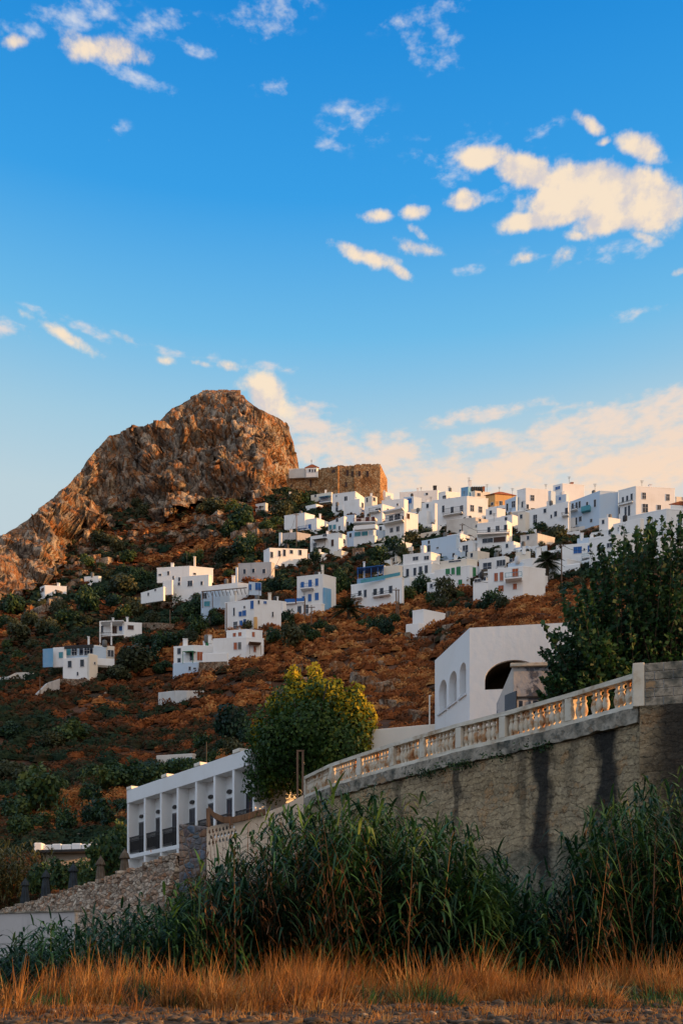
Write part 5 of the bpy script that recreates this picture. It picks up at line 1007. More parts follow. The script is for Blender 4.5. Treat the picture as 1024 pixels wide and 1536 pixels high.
p0, al, n = sh.on(757, 1068); m = MB(); m.box(p0-n*.02, al*.55, n*.03, (0, 0, .5)); m.build('window', 'glass', sh.root)
# cream wall and slim post behind the tree
m = MB(); a, b = P(500, 1085, 37), P(660, 1091, 35.5); b.z = a.z+.0; m.box((a.x, a.y, EYE+5.6), Vector((b.x-a.x, b.y-a.y, 0)), (0, .35, 0), (0, 0, 3.35)); tag(m.build('boundary_wall', 'cream', bevel=.03), 'smooth cream boundary wall between the yellow-green tree and the arched house', 'wall')
m = MB(); a = P(644, 1120, 34.8); m.tube([a, P(644, 1043, 34.8)], .028, 6); m.tube([P(644, 1044, 34.8), P(647, 1044, 34.8)], .02, 5); tag(m.build('slim_post', 'cream'), 'slim orange-lit metal post left of the arched house', 'post')
# ---------------------------------------------------------------- colonnaded building
CB = empty('colonnaded_building', (X(190, 46), 46, EYE+2.2), 'two storey white building with deep fins and dark balcony railings', 'building')
A0 = V2(190.5, 46); dd = Vector((.602, -.798)); bk = Vector((.798, .602))
def su(u): m = (u-512)/F; return (m*A0.y-A0.x)/(dd.x-m*dd.y)
def cb(s, b, z): q = A0+dd*s+bk*b; return Vector((q.x, q.y, EYE+z))
def cbox(m, s0, s1, b0, b1, z0, z1): m.box(cb(s0, b0, z0), (dd*(s1-s0)).to_3d(), (bk*(b1-b0)).to_3d(), (0, 0, z1-z0)); return m
SE = 11.6
cols = [su(u) for u in (190.5, 215.5, 239.7, 264.7, 292.4, 319.7, 348)]+[su(348)+1.55]
cbox(MB(), 0, SE, -.02, 8, 7.65, 8.30).build('roof', 'white_clean', CB, bevel=.02)
cbox(MB(), 0, SE, -.01, .53, 4.93, 5.12).build('balcony_floor', 'white_clean', CB, bevel=.015)
bw = cbox(MB(), .05, SE, .52, 7.8, 1.9, 7.648).build('wall', 'white_clean', CB)
for i, s in enumerate(cols):
    cbox(MB(), s, s+.17, 0, .56, 1.9, 7.66).build('fin', 'bluewhite' if False else 'white_clean', CB, bevel=.012)
for i, (a, b) in enumerate(zip(cols, cols[1:])):
    w = b-a-.17; s0 = a+.17
    f = cbox(MB(), s0+w*.10, s0+w*.98, .46, .54, 5.13, 6.72).build('door', 'paint_grey', CB); cbox(MB(), s0+w*.14, s0+w*.94, .445, .50, 5.16, 6.66).build('pane', 'glass', f)
    m = MB(); q = cb(s0+w*.24, .505, 7.0); n_ = 12; m.v = [tuple(q+dd.to_3d()*(.2*math.cos(2*PI*k/n_))+Vector((0, 0, .09*math.sin(2*PI*k/n_)))) for k in range(n_)]+[tuple(q-bk.to_3d()*.05+dd.to_3d()*(.2*math.cos(2*PI*k/n_))+Vector((0, 0, .09*math.sin(2*PI*k/n_)))) for k in range(n_)]; m.f = [tuple(range(n_)), tuple(range(2*n_-1, n_-1, -1))]+[(k, (k+1) % n_, n_+(k+1) % n_, n_+k) for k in range(n_)]; m.build('wall_lamp', 'iron', CB)
    r = MB(); cbox(r, s0, b, .05, .09, 5.92, 5.98); cbox(r, s0, b, .05, .08, 5.78, 5.81); cbox(r, s0, b, .05, .08, 5.20, 5.23)
    for j in range(int(w/.1)): cbox(r, s0+j*.1+.03, s0+j*.1+.055, .05, .075, 5.2, 5.95)
    rl = r.build('railing', 'iron', CB); cbox(MB(), s0, b, .10, .12, 5.30, 5.76).build('railing_panel', 'iron', rl)
    f = cbox(MB(), s0+w*.45, s0+w*.95, .48, .54, 1.95, 4.2).build('door', 'paint_brown', CB)
for u in (192, 243, 292, 350): s = su(u) if u > 192 else 0.02; cbox(MB(), s, s+.55, -.05, .5, 8.302, 8.45).build('roof_vent', 'cream' if u != 1 else 'cream', CB, bevel=.02)
m = MB(); m.tube([cb(su(297), .4, 8.3), cb(su(297), .4, 9.4)], .02, 5); m.build('mast', 'iron', CB)
# small building with the orange-lit parapet
sb = Near('low_outbuilding', 'building', 'low building with orange-lit white parapet among the dark bushes', 140, 1320, 59)
sb.block(64, 138, 141, 1279, 1330, 4, 50, 'cream', lip=False)
m = MB(); a, b = P(50, 1279, 58), P(148, 1276, 57.2); b.z = a.z; m.box(a, b-a, (0, 3.5, 0), (0, 0, .14)); sb.part('roof', m, 'iron')
m = MB(); a, b = P(63, 1277, 58.2), P(137, 1277, 57.6); b.z = a.z = Z(1277, 58.2)
for i in range(5): m.box(a+(b-a)*(i/5)+Vector((0, 0, .02)), (b-a)*.19, (0, .3, 0), (0, 0, .36+.05*(i % 2)))
sb.part('parapet', m, 'white', .05)
for x0, x1, yt_ in ((51, 63, 1264), (136, 147, 1263)):
    m = MB(); a = P(x0, 1279, 58); m.box(a+Vector((0, -.05, .02)), (X(x1, 58)-X(x0, 58), 0, 0), (0, .7, 0), (0, 0, (1278-yt_)/F*58)); sb.part('parapet_pier', m, 'white', .06)
# ---------------------------------------------------------------- left side walls
RUB = [(268, 33, 1284), (200, 36, 1308), (148, 39, 1325), (98, 42.5, 1340), (66, 45, 1351), (35, 48, 1360), (0, 52, 1370), (-90, 61, 1385), (-260, 74, 1392)]
rp = [V2(u, D) for u, D, y in RUB]; rs = [0]
for a, b in zip(rp, rp[1:]): rs.append(rs[-1]+(b-a).length)
rt = [(s, Z(q[2], q[1])) for s, q in zip(rs, RUB)]
o = wall_mesh(rp, -.6, lambda s: interp(rt, s)+.08*noise.noise(Vector((s*1.7, 0, 0))), 'rubble_wall', 'rubble', 1.1, .10, step=.13, batter=1.3, vor=2.6)
tag(o, 'long sloping rubble stone wall below the folded umbrellas', 'wall')
m = MB()
for s in np.arange(.3, rs[-1]-3, .42):          # loose stones along the crest
    k = max(j for j in range(len(rs)-1) if rs[j] <= s); t = (s-rs[k])/(rs[k+1]-rs[k]); p = rp[k].lerp(rp[k+1], t); z = interp(rt, s); w = random.uniform(.14, .3); h_ = random.uniform(.08, .2)
    m.prism([(p.x+w*math.cos(a+random.uniform(-.3, .3)), p.y+.1+w*math.sin(a)*.8) for a in np.linspace(0, 2*PI, 7)[:-1]], z-.08, z+h_, top=None)
tag(m.build('coping_stones', 'rubble', bevel=.03), 'loose irregular stones lying along the crest of the rubble wall', 'stones'); bpy.data.objects['coping_stones']['kind'] = 'stuff'
pr = MB(); a = V2(268, 31.0); b = V2(311, 30.4); pr.prism([a, b, b+Vector((.1, 1)), a+Vector((.1, 1))], -.5, [Z(1236, 31), Z(1240, 30.4), Z(1240, 30.4), Z(1234, 31)])
o = pr.build('stone_pier', 'pier_stone', bevel=.05); tag(o, 'pier of blue-grey and brown stones beside the pierced white wall', 'pier')
m = MB(); PWt = [(310, 29.2, 1241), (345, 29.7, 1234), (380, 30.2, 1226), (420, 30.9, 1211), (455, 31.6, 1193)]
for (u0, D0, y0), (u1, D1, y1) in zip(PWt, PWt[1:]):
    a, b = V2(u0, D0), V2(u1, D1); m.prism([a, b, b+Vector((0, .22)), a+Vector((0, .22))], -.5, [Z(y0, D0), Z(y1, D1), Z(y1, D1), Z(y0, D0)])
pw = m.build('pierced_wall', 'white_old'); tag(pw, 'low white wall pierced by rows of teardrop holes above the reeds', 'wall')
bm = bmesh.new(); bm.from_mesh(pw.data); bmesh.ops.remove_doubles(bm, verts=bm.verts, dist=.001)
dbl = [f for f in bm.faces if abs(f.normal.x) > .8 and 312 < 512+F*f.calc_center_median().x/f.calc_center_median().y < 452]; bmesh.ops.delete(bm, geom=dbl, context='FACES_ONLY'); bm.to_mesh(pw.data); bm.free()
cu = MB()
for (c0, c1, y0, sl_) in ((314, 356, 1248, -.23), (398, 436, 1232, -.5)):
    n_ = int((c1-c0)/5.2)
    for r_ in range(3):
        for i in range(n_):
            u = c0+i*5.2+(2.6 if r_ % 2 else 0); y = y0+r_*8.5+(u-c0)*sl_; D = interp([(q[0], q[1]) for q in PWt], u); c = P(u, y, D); w, hh = .035, .075
            sh_ = [(0, hh), (-w*.6, hh*.4), (-w, -hh*.2), (-w*.7, -hh*.8), (w*.7, -hh*.8), (w, -hh*.2), (w*.6, hh*.4)]
            vs = [(c.x+a, c.y-.3, c.z+b) for a, b in sh_]+[(c.x+a, c.y+.5, c.z+b) for a, b in sh_]
            cu.add(vs, [tuple(range(7)), tuple(range(13, 6, -1))]+[(k_, 7+k_, 7+(k_+1) % 7, (k_+1) % 7) for k_ in range(7)])
cut(pw, cu)
m = MB(); pts = [P(312, 1214, 28.9), P(322, 1224, 29), P(335, 1230, 29.2), P(350, 1230, 29.5), P(368, 1226, 29.8), P(385, 1220, 30.1), P(398, 1218, 30.3)]
for a, b in zip(pts, pts[1:]): m.box(a-Vector((0, 0, .1)), b-a, (0, .12, 0), (0, 0, .2))
m.box(P(309, 1240, 28.9), (.12, 0, 0), (0, .14, 0), (0, 0, .56)); m.box(P(344, 1238, 29.4), (.1, 0, 0), (0, .1, 0), (0, 0, .2)); tag(m.build('timber_beam', 'wood_pole', bevel=.01), 'sagging weathered timber handrail over the pierced white wall', 'handrail')
m = MB(); m.box(P(444.5, 1200, 33), (.07, 0, 0), (0, .07, 0), (0, 0, 1.7)); m.box(P(452.5, 1199, 33), (.07, 0, 0), (0, .07, 0), (0, 0, 1.69)); m.box(P(444.5, 1200, 33)+Vector((0, -.002, 1.702)), (.27, 0, 0), (0, .075, 0), (0, 0, .05)); m.build('gate_frame', 'wood_pole'); tag(bpy.data.objects['gate_frame'], 'slender wooden gate frame at the left end of the balustrade', 'gate frame')
m = MB(); a, b = P(-420, 1381, 25.5), P(112, 1381, 21.0); b.z = a.z; m.box((a.x, a.y, -.4), (b.x-a.x, b.y-a.y, 0), (0, .3, 0), (0, 0, a.z+.4)); o = m.build('beach_wall', 'grey_plaster', bevel=.01); tag(o, 'smooth pale blue-white wall at the lower left corner', 'wall')
m = MB(); m.box(a+Vector((0, -.04, .002)), b-a, (0, .38, 0), (0, 0, .035)); m.build('coping', 'concrete', None).parent = o
m = MB()
for i in range(26):
    x = X(random.uniform(-20, 62), 20); y = random.uniform(18.5, 20.8); r = random.uniform(.12, .3); m.lathe((x, y, gz(x, y)-.05), [(r*.6, 0), (r, r*.3), (r*.85, r*.65), (r*.3, r*.85)], 7)
o = m.build('stone_heap', 'pier_stone'); tag(o, 'heap of bluish stones at the foot of the pale wall', 'stones', kind='stuff')
# ---------------------------------------------------------------- folded umbrellas
def umbrella(px, D, ztop, mat, label):
    g = Vector((X(px, D), D, EYE+2.2)); r = empty('folded_umbrella', g, label, 'umbrella', 'folded parasols along the terrace'); H_ = EYE+ztop-g.z
    m = MB(); m.tube([g, g+Vector((0, 0, H_-.05))], .025, 8); m.build('pole', 'wood_pole', r)
    m = MB(); m.lathe(g, [(.26, 0), (.26, .05), (.06, .07), (.05, .3)], 12); m.build('base', 'concrete', r)
    prof = [(.015, .02), (.05, -.06), (.12, -.18), (.19, -.36), (.18, -.39), (.12, -.38), (.13, -.5), (.165, -.85), (.20, -1.15), (.225, -1.5), (.21, -1.78), (.12, -1.76)]
    m = MB(); n_ = 32; ph = random.uniform(0, 6)
    for q, z in prof:
        for k in range(n_):
            a = 2*PI*k/n_; fo = 1+(.24 if z < -.1 else .08)*math.cos(8*a+ph+z*1.5)+.06*math.sin(3*a+z*3); m.v.append((g.x+q*fo*math.cos(a), g.y+q*fo*math.sin(a), g.z+H_+z+(.05*math.cos(8*a+ph) if z < -1.4 else 0)))
    for i in range(len(prof)-1):
        for k in range(n_): m.f.append((i*n_+k, (i+1)*n_+k, (i+1)*n_+(k+1) % n_, i*n_+(k+1) % n_))
    c = m.build('canopy', mat, r, smooth=True); m = MB(); m.lathe(g+Vector((0, 0, H_-.02)), [(.02, 0), (.03, .03), (.015, .07)], 8); m.build('finial', 'iron', c)
for u, D, zt_, mt, lb in ((38, 49.6, 4.3, 'fabric_blue', 'leftmost and lowest folded dark blue-grey parasol'), (69, 46.6, 4.46, 'fabric_blue', 'folded blue-grey parasol, second from the left above the rubble wall'), (110, 43.6, 4.48, 'fabric_blue', 'folded parasol in the middle of the row of five'), (151, 40.5, 4.47, 'fabric_cream', 'folded brown-cream parasol with a bluish cap, fourth in the row'), (187, 38.2, 4.5, 'fabric_cream', 'folded cream parasol against the colonnaded building')):
    umbrella(u, D, zt_, mt, lb)
# ---------------------------------------------------------------- plants
def crown_pts(n, lobes, shell=.55):
    """points through a crown made of several overlapping lobes (x, y, z, rx, ry, rz)"""
    lo = np.array(lobes); wgt = lo[:, 3]*lo[:, 4]*lo[:, 5]; k = RNG.choice(len(lo), n, p=wgt/wgt.sum()); d = RNG.normal(size=(n, 3)); d /= np.linalg.norm(d, axis=1)[:, None]
    r = (shell+(1-shell)*RNG.uniform(0, 1, n)**.6)*(1+RNG.normal(0, .07, n)); return lo[k, :3]+d*lo[k, 3:6]*r[:, None], d
PROTO = []
for v in range(7):
    lob = [(0, 0, .75, .75, .75, .7)]+[(math.cos(a)*random.uniform(.25, .6), math.sin(a)*random.uniform(.25, .6), random.uniform(.45, 1.25), random.uniform(.32, .5), random.uniform(.32, .5), random.uniform(.3, .5)) for a in np.linspace(0, 2*PI, 8)[:-1]+v]
    p, d = crown_pts(1100, lob); p[:, 2] = np.maximum(p[:, 2], -.1); vv, ff = leaves(p, .13, d, 1.5, .9)
    mt = 'bush_leaf' if v < 5 else 'olive_leaf'
    me = np_mesh('crown', vv, ff, mt); m2 = MB(); m2.tube([(0, 0, -.4), (.03, 0, .3), (.0, .05, .9)], [.07, .05, .02], 6)
    for q in range(4): a = q*1.6+v; m2.tube([(0, 0, .2), (.25*math.cos(a), .25*math.sin(a), .65), (.45*math.cos(a), .45*math.sin(a), 1.0)], [.035, .025, .01], 5)
    tr = m2.build('trunk', 'bark'); PROTO.append((me.data, tr.data)); bpy.data.objects.remove(me); bpy.data.objects.remove(tr)
def bush(px, py, rpx, label, group, sq=1.0, kind=None, name='evergreen_shrub', cat='shrub', D=None):
    yb = py+rpx*.8; D = D or hit(px, yb); r = rpx*((random.choice((.8, .95, 1.05)) if group and ('village' in group or 'centre below' in group or 'palm' in group) else random.choice((.9, 1.1, 1.3, 1.5))) if D > 58 else 1)*D/F; b = Vector((X(px, D), D, Z(yb, D) if D < 58 else hill(px, D)-.15)); v = kind if kind is not None else random.choice((0, 1, 2, 3, 4, 4, 2, 5, 6))
    o = bpy.data.objects.new(name, None); COL.objects.link(o); o.location = b; o.scale = (r*1.05, r*1.05, r*1.12*sq); o.rotation_euler.z = random.uniform(0, 6.28); tag(o, label, cat, group)
    for nm, me in zip(('crown', 'trunk'), PROTO[v]): c = bpy.data.objects.new(nm, me); COL.objects.link(c); c.parent = o
    return o
B = {
 ('dark green shrub against the foot of the crag', 'shrubs at the foot of the crag'): [(215, 770, 10), (322, 755, 22), (350, 758, 17), (300, 765, 11), (268, 750, 10), (205, 735, 9), (250, 748, 8), (150, 815, 14), (112, 812, 12), (176, 818, 16), (190, 835, 14), (130, 845, 12), (370, 768, 13)],
 ('shrub on the slope between crag and upper left houses', 'shrubs above the left houses'): [(365, 785, 18), (345, 800, 11), (395, 772, 12), (415, 780, 14), (440, 755, 9), (452, 752, 10), (400, 792, 13), (378, 812, 14), (470, 762, 8), (160, 860, 12), (185, 855, 9), (300, 835, 13), (285, 838, 12), (340, 835, 18), (365, 828, 16), (345, 860, 13), (385, 815, 12), (330, 850, 10), (372, 850, 8)],
 ('dark bush on the far left slope above the sandy-white villa', 'bushes on the far left slope'): [(45, 930, 16), (72, 945, 15), (20, 912, 13), (100, 925, 20), (85, 950, 12), (30, 955, 14), (130, 912, 14), (62, 908, 11), (10, 965, 12), (116, 948, 13), (48, 968, 9), (8, 935, 12), (88, 915, 10), (130, 932, 12), (32, 990, 9), (150, 890, 11)],
 ('bushy evergreen beside or below the sprawling chimneyed house', 'evergreens round the chimneyed house'): [(170, 900, 18), (202, 868, 18), (185, 880, 15), (222, 866, 13), (240, 905, 14), (272, 899, 14), (252, 888, 9), (290, 917, 18), (230, 930, 15), (262, 930, 13), (205, 922, 14), (185, 925, 12), (300, 905, 10), (325, 914, 9)],
 ('dark bush on the slope between the loggia villa and the L-shaped house', 'bushes left of the L-shaped house'): [(222, 985, 20), (250, 965, 18), (200, 998, 20), (238, 1000, 14), (180, 1012, 12), (300, 945, 14), (326, 930, 12), (290, 962, 11), (318, 918, 9), (235, 960, 12), (275, 950, 12), (212, 968, 11), (250, 1000, 10), (330, 952, 8), (152, 1015, 8), (84, 1008, 12), (135, 965, 7), (200, 960, 8), (264, 985, 9), (188, 985, 10)],
 ('leafy tree among the middle village houses', 'trees in the village lanes'): [(440, 840, 13), (455, 840, 16), (474, 835, 14), (500, 845, 13), (520, 852, 12), (488, 852, 12), (455, 856, 10), (625, 790, 19), (642, 774, 14), (612, 812, 17), (590, 822, 17), (568, 832, 16), (640, 798, 13), (605, 836, 11), (552, 808, 9), (545, 835, 12), (560, 850, 11), (500, 762, 9), (558, 752, 8), (580, 742, 5), (638, 764, 8), (650, 770, 6), (470, 770, 8)],
 ('dark tree below the terrace arches', 'trees below the terrace arches'): [(430, 928, 15), (455, 942, 18), (412, 958, 13), (440, 962, 14), (480, 938, 12), (498, 940, 15), (400, 935, 9), (510, 880, 16), (515, 862, 9), (500, 892, 11), (470, 955, 12), (470, 886, 10), (435, 885, 9), (420, 880, 10), (400, 884, 8), (455, 905, 8), (370, 940, 9), (490, 905, 8)],
 ('tree or bush under the houses right of centre', 'trees right of centre below the houses'): [(630, 882, 18), (610, 893, 16), (645, 898, 15), (662, 904, 16), (682, 908, 13), (702, 906, 12), (735, 900, 17), (752, 905, 13), (720, 912, 10), (562, 938, 15), (578, 942, 14), (592, 928, 10), (540, 932, 11), (690, 892, 10), (620, 920, 10), (600, 905, 10), (560, 915, 7), (660, 885, 8)],
 ('tree on the right between white houses, beside the palm', 'trees beside the palm'): [(830, 800, 22), (812, 792, 15), (846, 790, 13), (796, 802, 9), (765, 797, 8), (770, 812, 9), (860, 812, 10), (810, 816, 12), (850, 880, 15), (870, 872, 14), (886, 862, 13), (905, 862, 13), (930, 858, 14), (765, 785, 7), (835, 825, 12), (790, 830, 8), (915, 780, 6), (845, 890, 10), (800, 880, 5), (925, 770, 5)],
 ('large dark bush on the lower slope left of the colonnaded building', 'bushes on the lower left slope'): [(110, 1097, 26), (82, 1112, 18), (20, 1098, 15), (200, 1158, 24), (232, 1166, 20), (170, 1172, 22), (138, 1190, 26), (60, 1195, 28), (22, 1215, 28), (100, 1228, 24), (148, 1222, 22), (182, 1202, 18), (250, 1142, 14), (5, 1160, 18), (215, 1078, 12), (40, 1170, 16), (60, 1232, 20), (0, 1185, 16), (180, 1230, 14), (90, 1180, 14), (130, 1165, 12), (30, 1245, 16), (170, 1145, 10)],
 ('dark bush on the rust slope left of the yellow-green tree', 'bushes left of the yellow-green tree'): [(350, 1100, 19), (332, 1118, 17), (306, 1116, 13), (365, 1088, 12), (275, 1130, 12), (350, 1128, 13), (320, 1140, 10), (370, 1112, 12), (300, 1138, 9), (255, 1120, 9)],
}
for (lb, gr), lst in B.items():
    for x, y, r in lst: bush(x+random.uniform(-2, 2), y+random.uniform(-2, 2), r*random.uniform(.95, 1.15), lb, gr, random.uniform(.75, 1.05), name='hillside_tree' if 'tree' in lb else 'evergreen_shrub', cat='tree' if 'tree' in lb else 'shrub', kind=5 if random.random() < .14 else None)
for i, (x, y, r, lb) in enumerate([(835, 808, 15, 'olive-toned tree with pale gaps in the gap between village blocks'), (668, 897, 15, 'yellow-topped bush right of the bushy trees below the green shutters'), (330, 1125, 10, 'olive-green bush under the ruined wall'), (575, 930, 10, 'yellow-green bush by the twin poles'), (205, 993, 12, 'yellow-green shrub right of the curved-corner villa'), (425, 772, 15, 'olive-yellow scrub left of the upper white houses'), (600, 835, 12, 'pale olive tree below the curved balconies'), (135, 905, 8, 'small yellow blossoming shrub under the stepped white house')]):
    bush(x, y, r, lb, None, 1, 5+i % 2, 'olive_shrub')
# rust-coloured cushion scrub that covers the slopes
def scrub():
    N = 14000; Vs = []; Fs = []; T = []; nb = 0
    base = []
    for v in range(6):
        k = (120, 120, 64, 64, 30, 30)[v]; d = RNG.normal(size=(k, 3)); d[:, 2] = np.abs(d[:, 2]); d /= np.linalg.norm(d, axis=1)[:, None]; p = d*np.array([1, 1, .72])*RNG.uniform(.85, 1.06, (k, 1)); vv, ff = leaves(p, (.17, .17, .25, .25, .40, .40)[v], d, 1.6, .6)
        dm = [(r_*math.cos(2*PI*i/8)*RNG.uniform(.9, 1.1), r_*math.sin(2*PI*i/8)*RNG.uniform(.9, 1.1), z_*.72) for r_, z_ in ((.85, -.35), (.8, .12), (.58, .52), (.18, .74)) for i in range(8)]; dq = [(j*8+i, j*8+(i+1) % 8, (j+1)*8+(i+1) % 8, (j+1)*8+i) for j in range(3) for i in range(8)]+[(24, 26, 28, 30)]
        ff = np.concatenate([ff, np.array(dq)+len(vv)]); vv = np.concatenate([vv, np.array(dm)]); base.append((vv, ff))
    cnt = 0
    while cnt < N:
        D = 58+232*random.random()**.85; u = random.uniform(-60, 1085); z = hill(u, D); y = HZ-(z-EYE)*F/D
        x = X(u, D)
        # where it grows: thin inside the built-up part
        if y < 800 and 560 < u and random.random() < .9: continue
        pat = noise.fractal(Vector((x*.02+D*.012, D*.085, 5)), 1, 2, 4); lf = sstep(520, 250, u); right = 1-lf
        rustiness = .60+.6*pat*(.6+.6*lf)-.20*lf+.06*right
        if y > 1150: rustiness -= .06
        if 395 < u and y < 893-.09*(u-600)*(u > 600): rustiness -= .5
        if y < 1000 and u < 330: rustiness -= .02
        tone = min(.85, max(.02, rustiness+random.gauss(0, .16))); s = random.choice((.45, .6, .75, .9, 1.15))*(.8+D/330)*(1.25 if tone < .3 else 1); vv, ff = base[random.randrange(2)+(0 if D < 125 else 2 if D < 185 else 4)]
        a = random.uniform(0, 6.28); c, sn = math.cos(a), math.sin(a); W = vv.copy(); W[:, 0] = (vv[:, 0]*c-vv[:, 1]*sn)*s*1.1+x; W[:, 1] = (vv[:, 0]*sn+vv[:, 1]*c)*s*1.1+D; W[:, 2] = vv[:, 2]*s*random.uniform(.7, 1.1)+z-.1*s
        Vs.append(W); Fs.append(ff+nb); nb += len(W); T.append(np.full(len(W), tone)); cnt += 1
    o = np_mesh('hillside_scrub', np.concatenate(Vs), np.concatenate(Fs), 'scrub', tone=np.concatenate(T)); tag(o, 'rust-brown cushion scrub covering the hillside', 'scrub', kind='stuff')
scrub()
# scattered pale boulders and outcrops on the slope
def boulders(n, name, label, f):
    m = MB()
    for _ in range(n):
        u, D, s = f(); c = on_hill(u, D); k = 7; ph = random.uniform(0, 6)
        m.prism([(c.x+s*random.uniform(.7, 1.1)*math.cos(2*PI*i/k+ph), c.y+s*random.uniform(.6, 1)*math.sin(2*PI*i/k+ph)) for i in range(k)], c.z-.6, [c.z+s*random.uniform(.25, .75) for _ in range(k)])
    o = m.build(name, 'rock', bevel=.12); tag(o, label, 'rocks', kind='stuff')
def f1(): u = random.uniform(60, 420); return u, hit(u, interp(BASEL, u)+random.uniform(8, 60)), random.uniform(.5, 2.6)
boulders(170, 'fallen_rocks', 'broken rocks on the slope under the crag', f1)
boulders(120, 'slope_stones', 'small stones among the scrub', lambda: (random.uniform(0, 900), random.uniform(70, 200), random.uniform(.2, .7)))
# palms
def palm(px, yc, yb, Lf, label, n=46, tr=.28, droop=.55, mat='palm_leaf'):
    D = hit(px, yb); b = Vector((X(px, D), D, hill(px, D)-.2)); t = P(px, yc, D); r = empty('palm_tree', b, label, 'palm tree'); m = MB()
    m.tube([b, b.lerp(t, .5)+Vector((.1, 0, 0)), t], [tr*1.2, tr, tr*.9], 9); m.build('trunk', 'bark', r); g = NP()
    for i in range(n):
        a = random.uniform(0, 2*PI); e = random.uniform(-.35, 1.3); d = np.array([math.cos(a)*math.cos(e), math.sin(a)*math.cos(e), math.sin(e)]); L = Lf*random.uniform(.8, 1.1); k = 22; tt = np.linspace(.12, 1, k)
        sp = np.array(t)+d*L*tt[:, None]+np.array([0, 0, -1])*(droop*L*tt**2)[:, None]; sd = np.cross(d, [0, 0, 1]); sd /= np.linalg.norm(sd)+1e-9
        for sg in (-1, 1):
            dr = sd*sg*.8+d*.6+np.array([0, 0, -.25]); v, f = strips(sp, np.repeat(dr[None], k, 0), Lf*.26*np.sin(PI*tt*.9+.2)+.05, np.full(k, Lf*.035), np.full(k, .3), 2); g.add(v, f)
        v, f = strips(np.array(t)[None], d[None], np.array([L]), np.array([Lf*.05]), np.array([droop]), 6); g.add(v, f)
    g.build('crown', mat, r, off=tuple(b))
palm(820, 843, 882, 3.0, 'palm tree with a full round crown beside the white garden wall')
palm(522, 912, 936, 3.0, 'shaggy yellowish palm under the long roof-railing house', 40, .3, .3)
palm(222, 962, 975, 1.6, 'small palm beside the loggia villa', 30, .15, .35)
# bushes round the lower terrace
for x, y, r, D, lb in [(118, 1316, 24, 53, 'dark hedge bush right of the orange-lit low building'), (160, 1290, 36, 48, 'tall glossy bush with pale blossom left of the colonnaded building'), (92, 1318, 26, 52.5, 'dark bush between the first two folded parasols'), (180, 1262, 24, 51, 'sunlit bush top touching the colonnaded building'), (60, 1325, 26, 54, 'dark shrub behind the leftmost parasols'), (135, 1325, 24, 47, 'low dark shrub behind the middle parasol')]:
    bush(x, y, r, lb, None, 1.15, random.randrange(5), 'hedge_shrub', 'shrub', D)
fl = NP(); p = np.array([P(random.gauss(172, 12), random.gauss(1262, 12), 46.2+random.uniform(-.4, .4)) for _ in range(70)]); v, f = leaves(p, .16); fl.add(v, f)
def reeds(name, label, n, fpos, fh, leafn=20, lw=.042, ll=.52, mat='reed_leaf', lean=.1, kind='stuff', seg=3, cat='reeds', wind=.0):
    g = NP(); B_, Dr, L, W, Dp = [], [], [], [], []; SB, SD, SL, SW, SP = [], [], [], [], []
    for _ in range(n):
        x, y, z = fpos(); h = fh(x, y, z)
        if h < .3: continue
        a = random.uniform(0, 2*PI); le = abs(random.gauss(0, lean)); d = Vector((math.cos(a)*le+wind+.32*noise.noise(Vector((x*.9, y*.5, 3))), math.sin(a)*le*.6, 1)).normalized(); SB.append((x, y, z)); SD.append(d); SL.append(h); SW.append(.022*h**.3); SP.append(.03)
        k = max(6, int(leafn*min(1.3, h/2.6))); ph = random.uniform(0, 6)
        for i in range(k):
            t = .18+.80*i/k; q = Vector((x, y, z))+d*h*t+Vector((0, 0, -.03*h*t*t)); aa = ph+(0 if i % 2 else PI)+random.gauss(0, .45); el = random.uniform(.15, .95)+.45*(t > .88)
            B_.append(q); Dr.append((math.cos(aa)*math.cos(el), math.sin(aa)*math.cos(el), math.sin(el))); L.append(ll*random.uniform(.6, 1.25)*(1-.35*(t-.5)**2)); W.append(lw*random.uniform(.7, 1.2)); Dp.append(random.uniform(.3, 1.25))
    v, f = strips(np.array(B_), np.array(Dr), np.array(L), np.array(W), np.array(Dp), 4); g.add(v, f)
    v, f = strips(np.array(SB), np.array(SD), np.array(SL), np.array(SW), np.array(SP), seg); g.add(v, f)
    o = g.build(name, mat); tag(o, label, cat, kind=kind); return o
TOP = [(-80, 1440), (0, 1442), (28, 1405), (60, 1392), (100, 1386), (150, 1376), (225, 1372), (265, 1345), (300, 1318), (345, 1285), (395, 1252), (440, 1218), (500, 1182), (555, 1176), (610, 1206), (680, 1234), (740, 1285), (785, 1330), (835, 1348), (875, 1275), (920, 1215), (965, 1185), (1000, 1165), (1024, 1150), (1120, 1130), (1400, 1160)]
def rp_(u0, u1, d0, d1):
    def f():
        D = random.uniform(d0, d1); u = random.uniform(u0, u1); x = X(u, D); return x, D, gz(x, D)-.05
    return f
def rh(k0, k1, ease=1):
    def f(x, y, z):
        u = 512+F*x/y; return (Z(interp(TOP, u), y)-z)*random.uniform(k0, k1)**ease
    return f
reeds('reed_thicket', 'thicket of tall dark green giant reeds in front of the stone wall', 760, rp_(250, 800, 15.2, 20.0), rh(.35, 1.06), 34, .058, .70, lean=.22)
reeds('reed_thicket', 'lower fringe of dark reeds at the left below the rubble wall', 560, rp_(-60, 300, 14.6, 19.2), rh(.5, 1.25), 22, .050, .52, lean=.28)
reeds('reed_thicket', 'dark reeds and grasses climbing the wall at the right edge', 900, rp_(780, 1350, 15.5, 20.2), rh(.4, 1.05), 32, .050, .62, wind=-.14, lean=.24)
